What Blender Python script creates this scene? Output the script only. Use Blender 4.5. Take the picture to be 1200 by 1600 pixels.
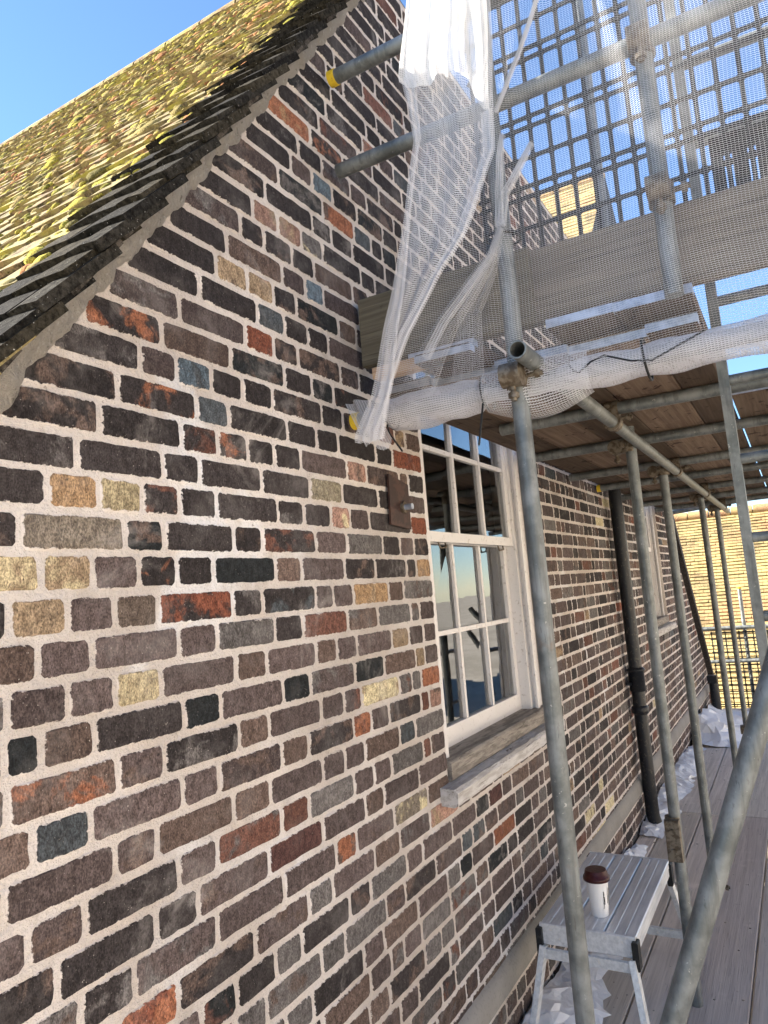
import bpy, math, random
from mathutils import Vector, Matrix, noise
random.seed(7)
for o in list(bpy.data.objects): bpy.data.objects.remove(o)
S = bpy.context.scene
COL = S.collection
# ------------------------------------------------------------------ camera
CAM = Vector((0, -1.2, 0))
RT = Vector((0.49564978, -0.86483512, -0.07994696)); UP = Vector((-0.06067838, -0.12630548, 0.99013386))
FW = Vector((0.86640027, 0.48590857, 0.11508008))
FPX = 1125.45
cd = bpy.data.cameras.new('camera'); cam = bpy.data.objects.new('camera', cd); COL.objects.link(cam)
cd.sensor_fit = 'HORIZONTAL'; cd.sensor_width = 36; cd.lens = 36 * FPX / 1200
cd.clip_start = .05; cd.clip_end = 3000
M = Matrix.Identity(4)
for i in range(3):
    M[i][0], M[i][1], M[i][2], M[i][3] = RT[i], UP[i], -FW[i], CAM[i]
cam.matrix_world = M
S.camera = cam
S.render.resolution_x, S.render.resolution_y = 768, 1024
# ------------------------------------------------------------------ sky, sun, exposure
SUN = Vector((-.20, .85, .47)).normalized()          # towards the sun: behind the gable
SUN_EL = math.asin(SUN.z); SUN_AZ = math.atan2(SUN.x, SUN.y)
W = bpy.data.worlds.new('World'); S.world = W; W.use_nodes = True
wn = W.node_tree.nodes; wl = W.node_tree.links
sky = wn.new('ShaderNodeTexSky'); sky.sky_type = 'NISHITA'; sky.sun_disc = False
sky.sun_elevation = SUN_EL; sky.sun_rotation = SUN_AZ
sky.air_density = 1.0; sky.dust_density = 0.; sky.ozone_density = 4.5
wl.new(sky.outputs[0], wn['Background'].inputs[0]); wn['Background'].inputs[1].default_value = .055
sl = bpy.data.lights.new('sun', 'SUN'); so = bpy.data.objects.new('sun', sl); COL.objects.link(so)
sl.energy = 5.0; sl.angle = math.radians(.5); sl.color = (1, .91, .78)
so.rotation_euler = (-SUN).to_track_quat('-Z', 'Y').to_euler()
S.view_settings.view_transform = 'Standard'; S.view_settings.look = 'None'
S.view_settings.exposure = 2.6; S.view_settings.gamma = 1
S.view_settings.use_curve_mapping = False
S.view_settings.use_white_balance = True; S.view_settings.white_balance_temperature = 6350; S.view_settings.white_balance_tint = 10
S.render.engine = 'CYCLES'
S.cycles.transparent_max_bounces = 24
S.cycles.max_bounces = 8

# ------------------------------------------------------------------ materials
MAT = {}
class NT:
    def __init__(s, name):
        m = bpy.data.materials.new(name); m.use_nodes = True; s.m = m; MAT[name] = m
        s.t = m.node_tree; s.b = s.t.nodes['Principled BSDF']; s.pos = s.n('ShaderNodeNewGeometry').outputs['Position']
    def n(s, t, **k):
        x = s.t.nodes.new(t)
        for a, v in k.items(): setattr(x, a, v)
        return x
    def set(s, sock, v):
        if hasattr(v, 'is_output') or isinstance(v, bpy.types.NodeSocket): s.t.links.new(v, sock)
        else: sock.default_value = v
    def math(s, op, a, b=0., c=None, clamp=False):
        x = s.n('ShaderNodeMath', operation=op, use_clamp=clamp)
        s.set(x.inputs[0], a); s.set(x.inputs[1], b)
        if c is not None: s.set(x.inputs[2], c)
        return x.outputs[0]
    def noise(s, scale, detail=3, rough=.55, vec=None, stretch=None, dist=0.):
        x = s.n('ShaderNodeTexNoise'); x.inputs['Scale'].default_value = scale; x.inputs['Detail'].default_value = detail
        x.inputs['Roughness'].default_value = rough; x.inputs['Distortion'].default_value = dist
        v = vec or s.pos
        if stretch:
            mp = s.n('ShaderNodeMapping'); mp.inputs['Scale'].default_value = stretch; s.set(mp.inputs['Vector'], v); v = mp.outputs[0]
        s.set(x.inputs['Vector'], v)
        return x.outputs[0]
    def ramp(s, f, lo, hi, a=0., b=1.):
        x = s.n('ShaderNodeMapRange', interpolation_type='SMOOTHSTEP'); s.set(x.inputs[0], f)
        for i, v in ((1, lo), (2, hi), (3, a), (4, b)): s.set(x.inputs[i], v)
        return x.outputs[0]
    def mix(s, f, a, b, mode='MIX'):
        x = s.n('ShaderNodeMix', data_type='RGBA', blend_type=mode); s.set(x.inputs[0], f)
        for i, v in ((6, a), (7, b)):
            s.set(x.inputs[i], v if not isinstance(v, tuple) else (*v[:3], 1))
        return x.outputs[2]
    def attr(s, name):
        return s.n('ShaderNodeAttribute', attribute_name=name)
    def bump(s, h, strength=.5, dist=.005):
        x = s.n('ShaderNodeBump'); x.inputs['Strength'].default_value = strength; x.inputs['Distance'].default_value = dist
        s.set(x.inputs['Height'], h); s.set(s.b.inputs['Normal'], x.outputs[0])
    def out(s, col, rough=.8, metal=0., spec=.3):
        s.set(s.b.inputs['Base Color'], col if not isinstance(col, tuple) else (*col[:3], 1))
        s.set(s.b.inputs['Roughness'], rough); s.set(s.b.inputs['Metallic'], metal)
        s.set(s.b.inputs['Specular IOR Level'], spec)
        return s.m

def mortar_colour(t):
    n1 = t.noise(2.2, 3); n2 = t.noise(160, 3, .7); n3 = t.noise(9, 3)
    c = t.mix(t.ramp(n1, .35, .65), (.63, .565, .51), (.71, .655, .61))
    c = t.mix(t.ramp(t.noise(1.3, 4, .6, dist=.6), .60, .68), c, (.78, .76, .75))       # fresh white repair mortar
    c = t.mix(t.ramp(n3, .55, .75, 0, .45), c, (.40, .34, .28))
    c = t.mix(t.ramp(n2, .28, .52, .24, 0), c, (.30, .26, .22))
    c = t.mix(t.ramp(t.noise(34, 4, .65), .58, .72, 0, .55), c, (.66, .63, .59))       # pale smears
    c = t.mix(t.ramp(t.noise(75, 2, .5), .71, .77, 0, .6), c, (.20, .17, .14))        # pits
    c = t.mix(1., c, t.mix(t.ramp(t.noise(1.1, 5, .6), .3, .7), (.84, .83, .82), (1.06, 1.06, 1.06)), 'MULTIPLY')
    return c, n2
t = NT('lime_mortar'); c, n2 = mortar_colour(t)
t.bump(t.math('ADD', n2, t.math('MULTIPLY', t.noise(30, 5, .65), 2.2)), 1., .008); t.out(c, .95, spec=.15)

t = NT('old_brick')
A1 = t.attr('Col'); A2 = t.attr('Col2'); BR = t.attr('BR')
sx = t.n('ShaderNodeSeparateXYZ'); t.set(sx.inputs[0], BR.outputs['Vector'])
R_ = .010
def q(i, half):
    return t.math('MAXIMUM', t.math('SUBTRACT', t.math('ABSOLUTE', i), t.math('SUBTRACT', half, R_)), 0.)
qx = q(sx.outputs[0], sx.outputs[2]); qy = q(sx.outputs[1], BR.outputs['Alpha'])
ln = t.math('SQRT', t.math('ADD', t.math('MULTIPLY', qx, qx), t.math('MULTIPLY', qy, qy)))
d = t.math('SUBTRACT', R_, ln)
rag = t.math('ADD', t.math('MULTIPLY', t.noise(42, 3, .6), .015), t.math('MULTIPLY', t.noise(140, 3, .75), .010))
em = t.ramp(t.math('SUBTRACT', d, t.math('SUBTRACT', rag, .0090)), 0., .0020)
sepc = t.n('ShaderNodeSeparateColor'); t.set(sepc.inputs[0], A1.outputs['Color'])
patch = t.ramp(t.noise(13, 4, .6, dist=.5), .50, .62)
bc = t.mix(t.math('MULTIPLY', patch, A2.outputs['Alpha']), A1.outputs['Color'], A2.outputs['Color'])
st = t.noise(1, 3, .6, stretch=(330, 330, 200)); st2 = t.noise(1, 2, .6, stretch=(60, 60, 40))
bc = t.mix(1., bc, t.mix(t.ramp(st, .28, .72), (.42, .42, .42), (1.5, 1.5, 1.5)), 'MULTIPLY')
bc = t.mix(1., bc, t.mix(t.ramp(st2, .3, .7), (.68, .66, .66), (1.25, 1.27, 1.28)), 'MULTIPLY')
bc = t.mix(1., bc, t.mix(t.ramp(t.noise(.9, 5, .6), .3, .7), (.78, .78, .78), (1.12, 1.12, 1.12)), 'MULTIPLY')
bc = t.mix(t.ramp(t.noise(95, 3, .6), .64, .72, 0, .8), bc, (.012, .011, .011))       # pits
bc = t.mix(t.ramp(t.noise(5, 5, .7), .48, .76, 0, .30), bc, (.30, .275, .26))        # lime bloom
bc = t.mix(t.ramp(t.noise(3.1, 6, .72, dist=.8), .58, .72, 0, .30), bc, (.48, .44, .41))     # lime smears
bc = t.mix(t.ramp(t.noise(210, 2, .6), .68, .78, 0, .75), bc, (.52, .47, .42))       # grit
mc, n2 = mortar_colour(t)
c = t.mix(em, mc, bc)
h = t.math('ADD', t.math('MULTIPLY', em, -.35), t.math('ADD', t.math('MULTIPLY', st, .45), t.math('MULTIPLY', t.noise(42, 5, .65), 1.3)))
t.bump(h, .75, .006); t.out(c, .9, spec=.2)

t = NT('cement_band'); c = t.mix(t.noise(6, 4), (.20, .19, .175), (.33, .315, .29))
c = t.mix(t.ramp(t.noise(90, 3), .3, .5, .3, 0), c, (.14, .13, .12)); t.bump(t.noise(80, 3), .4, .004); t.out(c, .9, spec=.2)
t = NT('verge_mortar'); c = t.mix(t.noise(12, 4), (.34, .31, .265), (.47, .435, .385))
c = t.mix(t.ramp(t.noise(22, 5, .7), .30, .40, .75, 0), c, (.13, .115, .095)); c = t.mix(t.ramp(t.noise(70, 4, .7), .55, .68, 0, .7), c, (.55, .52, .47)); t.bump(t.noise(24, 6, .75), 1., .05); t.out(c, .95, spec=.1)  # dark mix paints the shade of voids, where bump shows little

def tile_mat(name, moss, gold):
    t = NT(name); a = t.attr('Col')
    c = t.mix(1., a.outputs['Color'], t.mix(t.ramp(t.noise(60, 5, .75), .32, .68), (.28, .27, .26), (1.55, 1.52, 1.45)), 'MULTIPLY')
    if moss:
        c = t.mix(t.ramp(t.noise(16, 5, .7), .38, .58, 0, .85), c, (.30, .245, .11))
        c = t.mix(t.ramp(t.noise(3.3, 5, .7), .5, .66, 0, .75), c, (.40, .36, .07))
        c = t.mix(t.ramp(t.noise(4.7, 5, .65), .58, .70, 0, .75), c, (.36, .19, .10))
        c = t.mix(t.ramp(t.noise(55, 3), .64, .74, 0, .4), c, (.44, .38, .22))
        c = t.mix(t.ramp(t.noise(38, 5, .75), .32, .44, .6, 0), c, (.10, .085, .045))
    if gold:
        c = t.mix(t.ramp(t.noise(1.1, 5, .65), .42, .6, 0, .7), c, (.40, .31, .13))
        c = t.mix(t.ramp(t.noise(.7, 4, .6), .55, .68, 0, .6), c, (.36, .20, .10))
        c = t.mix(t.ramp(t.noise(3.5, 5, .7), .54, .66, 0, .65), c, (.12, .095, .05))
    else:
        c = t.mix(t.ramp(t.noise(230, 2), .70, .76, 0, .8), c, (.62, .62, .58))
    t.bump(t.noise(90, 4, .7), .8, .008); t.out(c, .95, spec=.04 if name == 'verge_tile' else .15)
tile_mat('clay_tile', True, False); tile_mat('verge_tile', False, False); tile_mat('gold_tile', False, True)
t = NT('moss'); a = t.attr('Col'); c = t.mix(1., a.outputs['Color'], t.mix(t.ramp(t.noise(240, 3, .7), .3, .7), (.35, .35, .35), (1.5, 1.5, 1.4)), 'MULTIPLY')
t.bump(t.noise(260, 3, .7), 1., .01); t.out(c, 1., spec=.05)

def paint(name, base, worn, amt=.25, rough=.5, scale=40):
    t = NT(name); m = t.ramp(t.noise(scale, 5, .7), .62 - amt * .4, .68 - amt * .3)
    c = t.mix(t.noise(7, 3), tuple(v * .9 for v in base), base)
    c = t.mix(m, c, worn); t.bump(t.noise(scale * 2, 4), .3, .003); t.out(c, rough, spec=.3)
paint('white_paint', (.72, .69, .67), (.50, .46, .43), .1, .45)
def worn(name, base, mid, dark):
    t = NT(name); st = (7, 30, 45)
    c = t.mix(t.ramp(t.noise(1, 5, .65, stretch=st), .40, .62), base, mid)
    c = t.mix(t.ramp(t.noise(1.3, 6, .7, stretch=st, dist=.6), .56, .70), c, dark)
    c = t.mix(t.ramp(t.noise(1, 3, .6, stretch=(9, 200, 200)), .60, .72, 0, .7), c, dark)
    c = t.mix(t.ramp(t.noise(60, 4, .7), .60, .72, 0, .5), c, base)
    t.bump(t.noise(1, 5, .65, stretch=(12, 70, 80)), .7, .006); t.out(c, .8, spec=.2)
worn('peeling_paint', (.55, .53, .51), (.38, .355, .33), (.15, .13, .11))
worn('worn_sill', (.30, .27, .235), (.17, .15, .13), (.06, .052, .045))
paint('black_iron', (.012, .014, .018), (.05, .045, .04), .15, .38)
paint('rusty_plate', (.038, .020, .017), (.065, .032, .024), .3, .55, 30)
paint('yellow_plastic', (.72, .50, .03), (.45, .30, .03), .2, .5)
paint('black_plastic', (.012, .013, .014), (.03, .03, .03), .2, .5)
paint('lid_plastic', (.045, .008, .008), (.055, .012, .012), .1, .35)
paint('cup_paper', (.80, .79, .77), (.76, .75, .73), .1, .55)
paint('cup_print', (.03, .03, .03), (.06, .06, .06), .1, .6)
paint('dark_wood', (.03, .027, .024), (.06, .05, .045), .3, .8)
paint('bounce_render', (.66, .60, .52), (.45, .40, .34), .3, .9, 5)
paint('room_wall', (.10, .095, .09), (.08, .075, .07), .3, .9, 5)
t = NT('galvanised'); a = t.noise(14, 4, .6); st = t.noise(1, 3, .6, stretch=(45, 45, 3.5))
c = t.mix(t.ramp(a, .3, .7), (.10, .112, .112), (.235, .25, .247)); c = t.mix(t.ramp(st, .50, .68, 0, .6), c, (.085, .09, .085))
c = t.mix(t.ramp(t.noise(1, 4, .7, stretch=(90, 90, 14)), .60, .70, 0, .6), c, (.06, .06, .055))
c = t.mix(t.ramp(t.noise(55, 4, .7), .64, .72, 0, .7), c, (.52, .51, .48)); c = t.mix(t.ramp(t.noise(5, 4, .7), .66, .76, 0, .5), c, (.16, .09, .05))
t.bump(t.noise(120, 3), .15, .002); t.out(c, t.ramp(a, .3, .7, .38, .6), .35, .45)
t = NT('coupler_steel'); c = t.mix(t.ramp(t.noise(50, 4), .4, .6), (.10, .075, .05), (.20, .17, .13))
t.bump(t.noise(90, 4), .5, .004); t.out(c, .6, .5, .4)
t = NT('hoop_iron'); c = t.mix(t.ramp(t.noise(30, 3), .35, .65), (.30, .34, .42), (.48, .53, .62)); t.out(c, .4, .55, .4)
t = NT('aluminium'); c = t.mix(t.ramp(t.noise(1, 3, stretch=(6, 60, 60)), .3, .7), (.56, .585, .61), (.74, .76, .78))
c = t.mix(t.ramp(t.noise(38, 4, .7), .60, .66, 0, .7), c, (.74, .72, .68)); c = t.mix(t.ramp(t.noise(18, 4, .7), .62, .74, 0, .5), c, (.20, .19, .18))
t.out(c, .45, .45, .5)
def wood(name, axis, a, b, dark, stain=0., knots=True):
    t = NT(name)
    s = [55, 55, 55]; s[axis] = 1.6
    g = t.noise(1, 4, .65, stretch=tuple(s), dist=.4); s2 = [14, 14, 14]; s2[axis] = .6
    g2 = t.noise(1, 3, .6, stretch=tuple(s2)); s3 = [220, 220, 220]; s3[axis] = 5
    g3 = t.noise(1, 2, .6, stretch=tuple(s3))
    at = t.attr('Col')
    c = t.mix(t.ramp(g, .3, .7), a, b); c = t.mix(t.ramp(g2, .5, .75, 0, .6), c, dark)
    c = t.mix(t.ramp(g3, .60, .72, 0, .55), c, tuple(v * .5 for v in dark))
    c = t.mix(t.ramp(t.noise(3.5, 5, .7), .58, .72, 0, .4), c, tuple(min(.9, v * 1.25) for v in b))
    c = t.mix(t.ramp(t.noise(22, 4, .7), .66, .74, 0, .5), c, tuple(v * .6 for v in dark))
    if stain:
        c = t.mix(t.ramp(t.noise(9, 4, .6, dist=1.2), .60, .64, 0, stain), c, (.035, .018, .014))
    c = t.mix(1., c, at.outputs['Color'], 'MULTIPLY')
    t.bump(t.math('ADD', g, g3), .35, .004); t.out(c, .85, spec=.2)
wood('deck_wood', 0, (.53, .475, .425), (.68, .62, .56), (.40, .355, .315))
wood('upper_wood', 0, (.11, .077, .056), (.19, .145, .11), (.07, .047, .036), .9)
wood('toe_wood', 1, (.115, .098, .078), (.20, .172, .138), (.06, .05, .04))
wood('fresh_wood', 1, (.46, .31, .2), (.55, .39, .26), (.40, .26, .16))

t = NT('window_glass'); gl = t.n('ShaderNodeBsdfGlossy'); gl.inputs['Roughness'].default_value = .015; gl.inputs['Color'].default_value = (.95, .97, 1, 1)
bn = t.n('ShaderNodeBump'); bn.inputs['Strength'].default_value = .025; bn.inputs['Distance'].default_value = .02; t.set(bn.inputs['Height'], t.noise(5, 1)); t.set(gl.inputs['Normal'], bn.outputs[0])
tr = t.n('ShaderNodeBsdfTransparent'); tr.inputs['Color'].default_value = (.82, .86, .85, 1)
fr = t.n('ShaderNodeFresnel'); fr.inputs['IOR'].default_value = 1.75
mx = t.n('ShaderNodeMixShader'); t.set(mx.inputs[0], t.math('MULTIPLY', fr.outputs[0], 1.5, clamp=True)); t.t.links.new(tr.outputs[0], mx.inputs[1]); t.t.links.new(gl.outputs[0], mx.inputs[2])
t.t.links.new(mx.outputs[0], t.t.nodes['Material Output'].inputs[0])

def net_mat(name, cover, col, period=.0052):
    t = NT(name); uv = t.n('ShaderNodeUVMap', uv_map='UVMap').outputs[0]
    wob = t.noise(22, 2, vec=uv); sp = t.n('ShaderNodeSeparateXYZ'); t.set(sp.inputs[0], uv)
    def thread(v, per, w, k):
        f = t.math('FRACT', t.math('DIVIDE', t.math('ADD', v, t.math('MULTIPLY', wob, k)), per))
        dd = t.math('ABSOLUTE', t.math('SUBTRACT', f, .5))
        return t.math('LESS_THAN', dd, w)
    zig = t.math('MULTIPLY', t.math('SINE', t.math('MULTIPLY', sp.outputs[0], 2 * math.pi / .008)), .0006)
    a = thread(t.math('ADD', sp.outputs[1], zig), period, cover * .5, .004)
    b = thread(sp.outputs[0], .008, cover * .16, .004)
    al = t.math('MULTIPLY', t.math('MAXIMUM', a, b), t.ramp(t.noise(4, 4, .6, vec=uv), .3, .7, .72, 1.))
    al = t.math('MAXIMUM', al, t.ramp(t.noise(1, 4, .6, vec=uv, stretch=(9, 2.2, 1)), .64, .84, 0, .22))
    df = t.n('ShaderNodeBsdfDiffuse'); t.set(df.inputs['Color'], t.mix(t.ramp(t.noise(11, 5, .7), .55, .75, 0, .55 if 'wrap' in name else .1), col, (.25, .22, .19)))
    tl = t.n('ShaderNodeBsdfTranslucent'); tl.inputs['Color'].default_value = (*col, 1)
    m1 = t.n('ShaderNodeMixShader'); m1.inputs[0].default_value = .38
    t.t.links.new(df.outputs[0], m1.inputs[1]); t.t.links.new(tl.outputs[0], m1.inputs[2])
    tp = t.n('ShaderNodeBsdfTransparent'); m2 = t.n('ShaderNodeMixShader'); t.set(m2.inputs[0], al)
    t.t.links.new(tp.outputs[0], m2.inputs[1]); t.t.links.new(m1.outputs[0], m2.inputs[2])
    t.t.links.new(m2.outputs[0], t.t.nodes['Material Output'].inputs[0])
net_mat('netting', .155, (.80, .79, .80)); net_mat('netting_fold', .42, (.84, .84, .86)); net_mat('netting_dense', .74, (.85, .84, .82)); net_mat('netting_wrap', .66, (.78, .77, .80), .0052)
t = NT('plastic_sheet'); c = t.mix(t.noise(5, 3), (.66, .68, .72), (.80, .81, .83)); c = t.mix(t.ramp(t.noise(12, 5, .7), .64, .74, 0, .5), c, (.30, .26, .22)); t.bump(t.noise(30, 4), .5, .02); t.out(c, .3, spec=.5)
t = NT('gravel_ground'); c = t.mix(t.ramp(t.noise(.3, 5, .6), .35, .65), (.26, .23, .18), (.36, .32, .26)); t.bump(t.noise(3, 5), .6, .1); t.out(c, .95)
t = NT('far_brick'); br = t.n('ShaderNodeTexBrick'); mp = t.n('ShaderNodeMapping'); mp.inputs['Rotation'].default_value = (math.pi / 2, 0, 0); t.set(mp.inputs[0], t.pos); t.set(br.inputs['Vector'], mp.outputs[0])
br.inputs['Scale'].default_value = 4; br.inputs['Color1'].default_value = (.28, .12, .07, 1); br.inputs['Color2'].default_value = (.20, .09, .06, 1); br.inputs['Mortar'].default_value = (.4, .36, .3, 1); t.out(br.outputs[0], .9)

# ------------------------------------------------------------------ helpers
WO = {}
class MB:
    """collects geometry in world coordinates, then links it as one mesh object"""
    def __init__(s): s.v = []; s.f = []; s.c = {}; s.sm = []; s.uv = None
    def add(s, vs, fs, smooth=False, **attrs):
        o = len(s.v); s.v += [tuple(v) for v in vs]; s.f += [tuple(i + o for i in f) for f in fs]; s.sm += [smooth] * len(fs)
        for k, val in attrs.items():
            s.c.setdefault(k, {})
            for i in range(len(vs)): s.c[k][o + i] = val[i] if isinstance(val, list) else val
        return s
    def box(s, a, b, **k):
        x0, x1 = sorted((a[0], b[0])); y0, y1 = sorted((a[1], b[1])); z0, z1 = sorted((a[2], b[2]))
        vs = [(x, y, z) for x in (x0, x1) for y in (y0, y1) for z in (z0, z1)]
        return s.add(vs, [(0, 1, 3, 2), (4, 6, 7, 5), (0, 4, 5, 1), (2, 3, 7, 6), (0, 2, 6, 4), (1, 5, 7, 3)], **k)
    def bar(s, p, q_, w, h, up=(0, 0, 1), **k):
        p = Vector(p); q_ = Vector(q_); d = (q_ - p).normalized(); sd = d.cross(Vector(up)).normalized(); u = sd.cross(d)
        vs = [e + sd * (i * w / 2) + u * (j * h / 2) for e in (p, q_) for i, j in ((-1, -1), (1, -1), (1, 1), (-1, 1))]
        return s.add(vs, [(0, 1, 2, 3), (7, 6, 5, 4), (0, 4, 5, 1), (1, 5, 6, 2), (2, 6, 7, 3), (3, 7, 4, 0)], **k)
    def bbox(s, a, b, bv=.004, **k):
        """box with chamfered long edges"""
        x0, x1 = sorted((a[0], b[0])); y0, y1 = sorted((a[1], b[1])); z0, z1 = sorted((a[2], b[2]))
        prof = [(y0 + bv, z0), (y1 - bv, z0), (y1, z0 + bv), (y1, z1 - bv), (y1 - bv, z1), (y0 + bv, z1), (y0, z1 - bv), (y0, z0 + bv)]
        if (y1 - y0) > (x1 - x0):
            prof = [(x0 + bv, z0), (x1 - bv, z0), (x1, z0 + bv), (x1, z1 - bv), (x1 - bv, z1), (x0 + bv, z1), (x0, z1 - bv), (x0, z0 + bv)]
            vs = [(u, y, w) for y in (y0, y1) for u, w in prof]
        else: vs = [(x, u, w) for x in (x0, x1) for u, w in prof]
        return s.add(vs, [tuple(range(7, -1, -1)), tuple(range(8, 16))] + [(i, (i + 1) % 8, 8 + (i + 1) % 8, 8 + i) for i in range(8)], **k)
    def tube(s, pts, r, n=14, cap=True, hollow=0., **k):
        pts = [Vector(p) for p in pts]; rs = r if isinstance(r, (list, tuple)) else [r] * len(pts)
        d0 = (pts[1] - pts[0]).normalized(); a = d0.orthogonal().normalized()
        vs = []
        for i, p in enumerate(pts):
            d = (pts[min(i + 1, len(pts) - 1)] - pts[max(i - 1, 0)]).normalized()
            a = (a - d * a.dot(d)).normalized(); b = d.cross(a)
            vs += [p + (a * math.cos(2 * math.pi * j / n) + b * math.sin(2 * math.pi * j / n)) * rs[i] for j in range(n)]
        fs = [(i * n + j, i * n + (j + 1) % n, (i + 1) * n + (j + 1) % n, (i + 1) * n + j) for i in range(len(pts) - 1) for j in range(n)]
        s.add(vs, fs, smooth=True, **k)
        L = (len(pts) - 1) * n
        if hollow:
            for e, pi, sgn in ((0, 0, 1), (L, len(pts) - 1, -1)):
                d = (pts[1] - pts[0]).normalized() * sgn if e == 0 else (pts[-1] - pts[-2]).normalized() * sgn
                c0 = pts[pi]; ring = vs[e:e + n]; inn = [c0 + (v - c0) * hollow for v in ring]; deep = [v + d * .12 for v in inn]
                s.add(ring + inn + deep, [(j, (j + 1) % n, n + (j + 1) % n, n + j) for j in range(n)] + [(n + j, n + (j + 1) % n, 2 * n + (j + 1) % n, 2 * n + j) for j in range(n)] + [tuple(range(2 * n, 3 * n))], **k)
        elif cap:
            s.add(vs[:n], [tuple(range(n - 1, -1, -1))], **k); s.add(vs[L:L + n], [tuple(range(n))], **k)
        return s
    def grid(s, P, uv=None, smooth=True, **k):
        h = len(P); w = len(P[0]); o = len(s.v)
        s.add([p for r in P for p in r], [(i * w + j, i * w + j + 1, (i + 1) * w + j + 1, (i + 1) * w + j) for i in range(h - 1) for j in range(w - 1)], smooth=smooth, **k)
        if uv:
            s.uv = s.uv or {}
            for i in range(h):
                for j in range(w): s.uv[o + i * w + j] = uv[i][j]
        return s
    def build(s, name, mat, parent=None, **kw):
        me = bpy.data.meshes.new(name)
        xs, ys, zs = zip(*s.v); org = Vector(((min(xs) + max(xs)) / 2, (min(ys) + max(ys)) / 2, min(zs)))
        me.from_pydata([Vector(v) - org for v in s.v], [], s.f)
        me.materials.append(MAT[mat]); me.polygons.foreach_set('use_smooth', s.sm)
        for k, dct in s.c.items():
            at = me.attributes.new(k, 'FLOAT_COLOR', 'POINT'); buf = []
            for i in range(len(s.v)):
                c = dct.get(i, (1, 1, 1, 1)); buf += list(c) if len(c) == 4 else [*c, 1]
            at.data.foreach_set('color', buf)
        if s.uv:
            l = me.uv_layers.new(name='UVMap'); ids = [0] * len(me.loops); me.loops.foreach_get('vertex_index', ids)
            l.data.foreach_set('uv', [x for i in ids for x in s.uv.get(i, (0, 0))])
        me.update()
        o = bpy.data.objects.new(name, me); COL.objects.link(o); o.location = org; WO[o] = org
        if parent is not None: o.parent = parent; o.matrix_parent_inverse = Matrix.Translation(-WO[parent])
        return tag(o, **kw)
def tag(o, label=None, cat=None, group=None, kind=None):
    for k, v in (('label', label), ('category', cat), ('group', group), ('kind', kind)):
        if v: o[k] = v
    return o
def empty(name, loc, **kw):
    o = bpy.data.objects.new(name, None); COL.objects.link(o); o.location = loc; WO[o] = Vector(loc); o.empty_display_size = .2
    return tag(o, **kw)
def lerp_curve(pts, x):
    """pts sorted by first value, piecewise linear"""
    if x <= pts[0][0]: return pts[0][1]
    for (a, b), (c_, d_) in zip(pts, pts[1:]):
        if x <= c_: return b + (d_ - b) * (x - a) / (c_ - a)
    return pts[-1][1]
nz = lambda *p: noise.noise(Vector(p))
def seen(p):
    """roughly how large a unit area at p shows in the picture"""
    v = Vector(p) - CAM; w = v.dot(FW)
    if w < .1: return 0
    x = 600 + FPX * v.dot(RT) / w; y = 800 - FPX * v.dot(UP) / w
    return 1 / (w * w) if -60 < x < 1260 and -60 < y < 1660 else 0
# ------------------------------------------------------------------ ground
MB().add([(-300, -300, -4.6), (400, -300, -4.6), (400, 300, -4.6), (-300, 300, -4.6)], [(0, 1, 2, 3)]).build('ground', 'gravel_ground', kind='structure')

# ------------------------------------------------------------------ the brick house
house = empty('brick_house', (5, 0, -4.6), label='old dark brick house with white mortar, mossy roof and sash windows', cat='house')
GA = .078873; Z0 = .3672                                  # course height, a known bed joint
VS = 1.27                                                  # verge slope
xv = lambda z: .977 * 1.2 + (z - .768 * 1.2) / VS         # near verge on the wall plane
xf = lambda z: 8.85 - (z - .526) / 1.06                    # far verge
XL = .36
WIN = [(2.46, 3.70, -.70, 1.06), (6.72, 7.86, -.50, 1.0)]
ZB = -4.6; ZT = 2.6
wall = MB()
zs = sorted({ZB, -1.25, -.06, ZT} | {w[2] for w in WIN} | {w[3] for w in WIN})
for za, zb in zip(zs, zs[1:]):
    def lim(z): return max(XL, xv(z) - .09), min(10.6, xf(z))
    (a0, b0), (a1, b1) = lim(za + 1e-5), lim(zb - 1e-5)
    cuts = sorted([(w[0], w[1]) for w in WIN if w[2] <= za + 1e-4 and w[3] >= zb - 1e-4])
    L0, L1 = a0, a1
    for c0, c1 in cuts + [(None, None)]:
        R0, R1 = (c0, c0) if c0 else (b0, b1)
        wall.add([(L0, .002, za), (R0, .002, za), (R1, .002, zb), (L1, .002, zb)], [(0, 1, 2, 3)])
        if c0: L0 = L1 = c1
for w in WIN:   # brick reveals
    x0, x1, z0_, z1 = w
    for p in (((x0, .002, z0_), (x0, .14, z0_), (x0, .14, z1), (x0, .002, z1)), ((x1, .14, z0_), (x1, .002, z0_), (x1, .002, z1), (x1, .14, z1)), ((x0, .002, z1), (x0, .14, z1), (x1, .14, z1), (x1, .002, z1)), ((x0, .14, z0_), (x0, .002, z0_), (x1, .002, z0_), (x1, .14, z0_))):
        wall.add(p, [(0, 1, 2, 3)])
wall_o = wall.build('wall', 'lime_mortar', house, label='gable wall of dark bricks in pale mortar')

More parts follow.
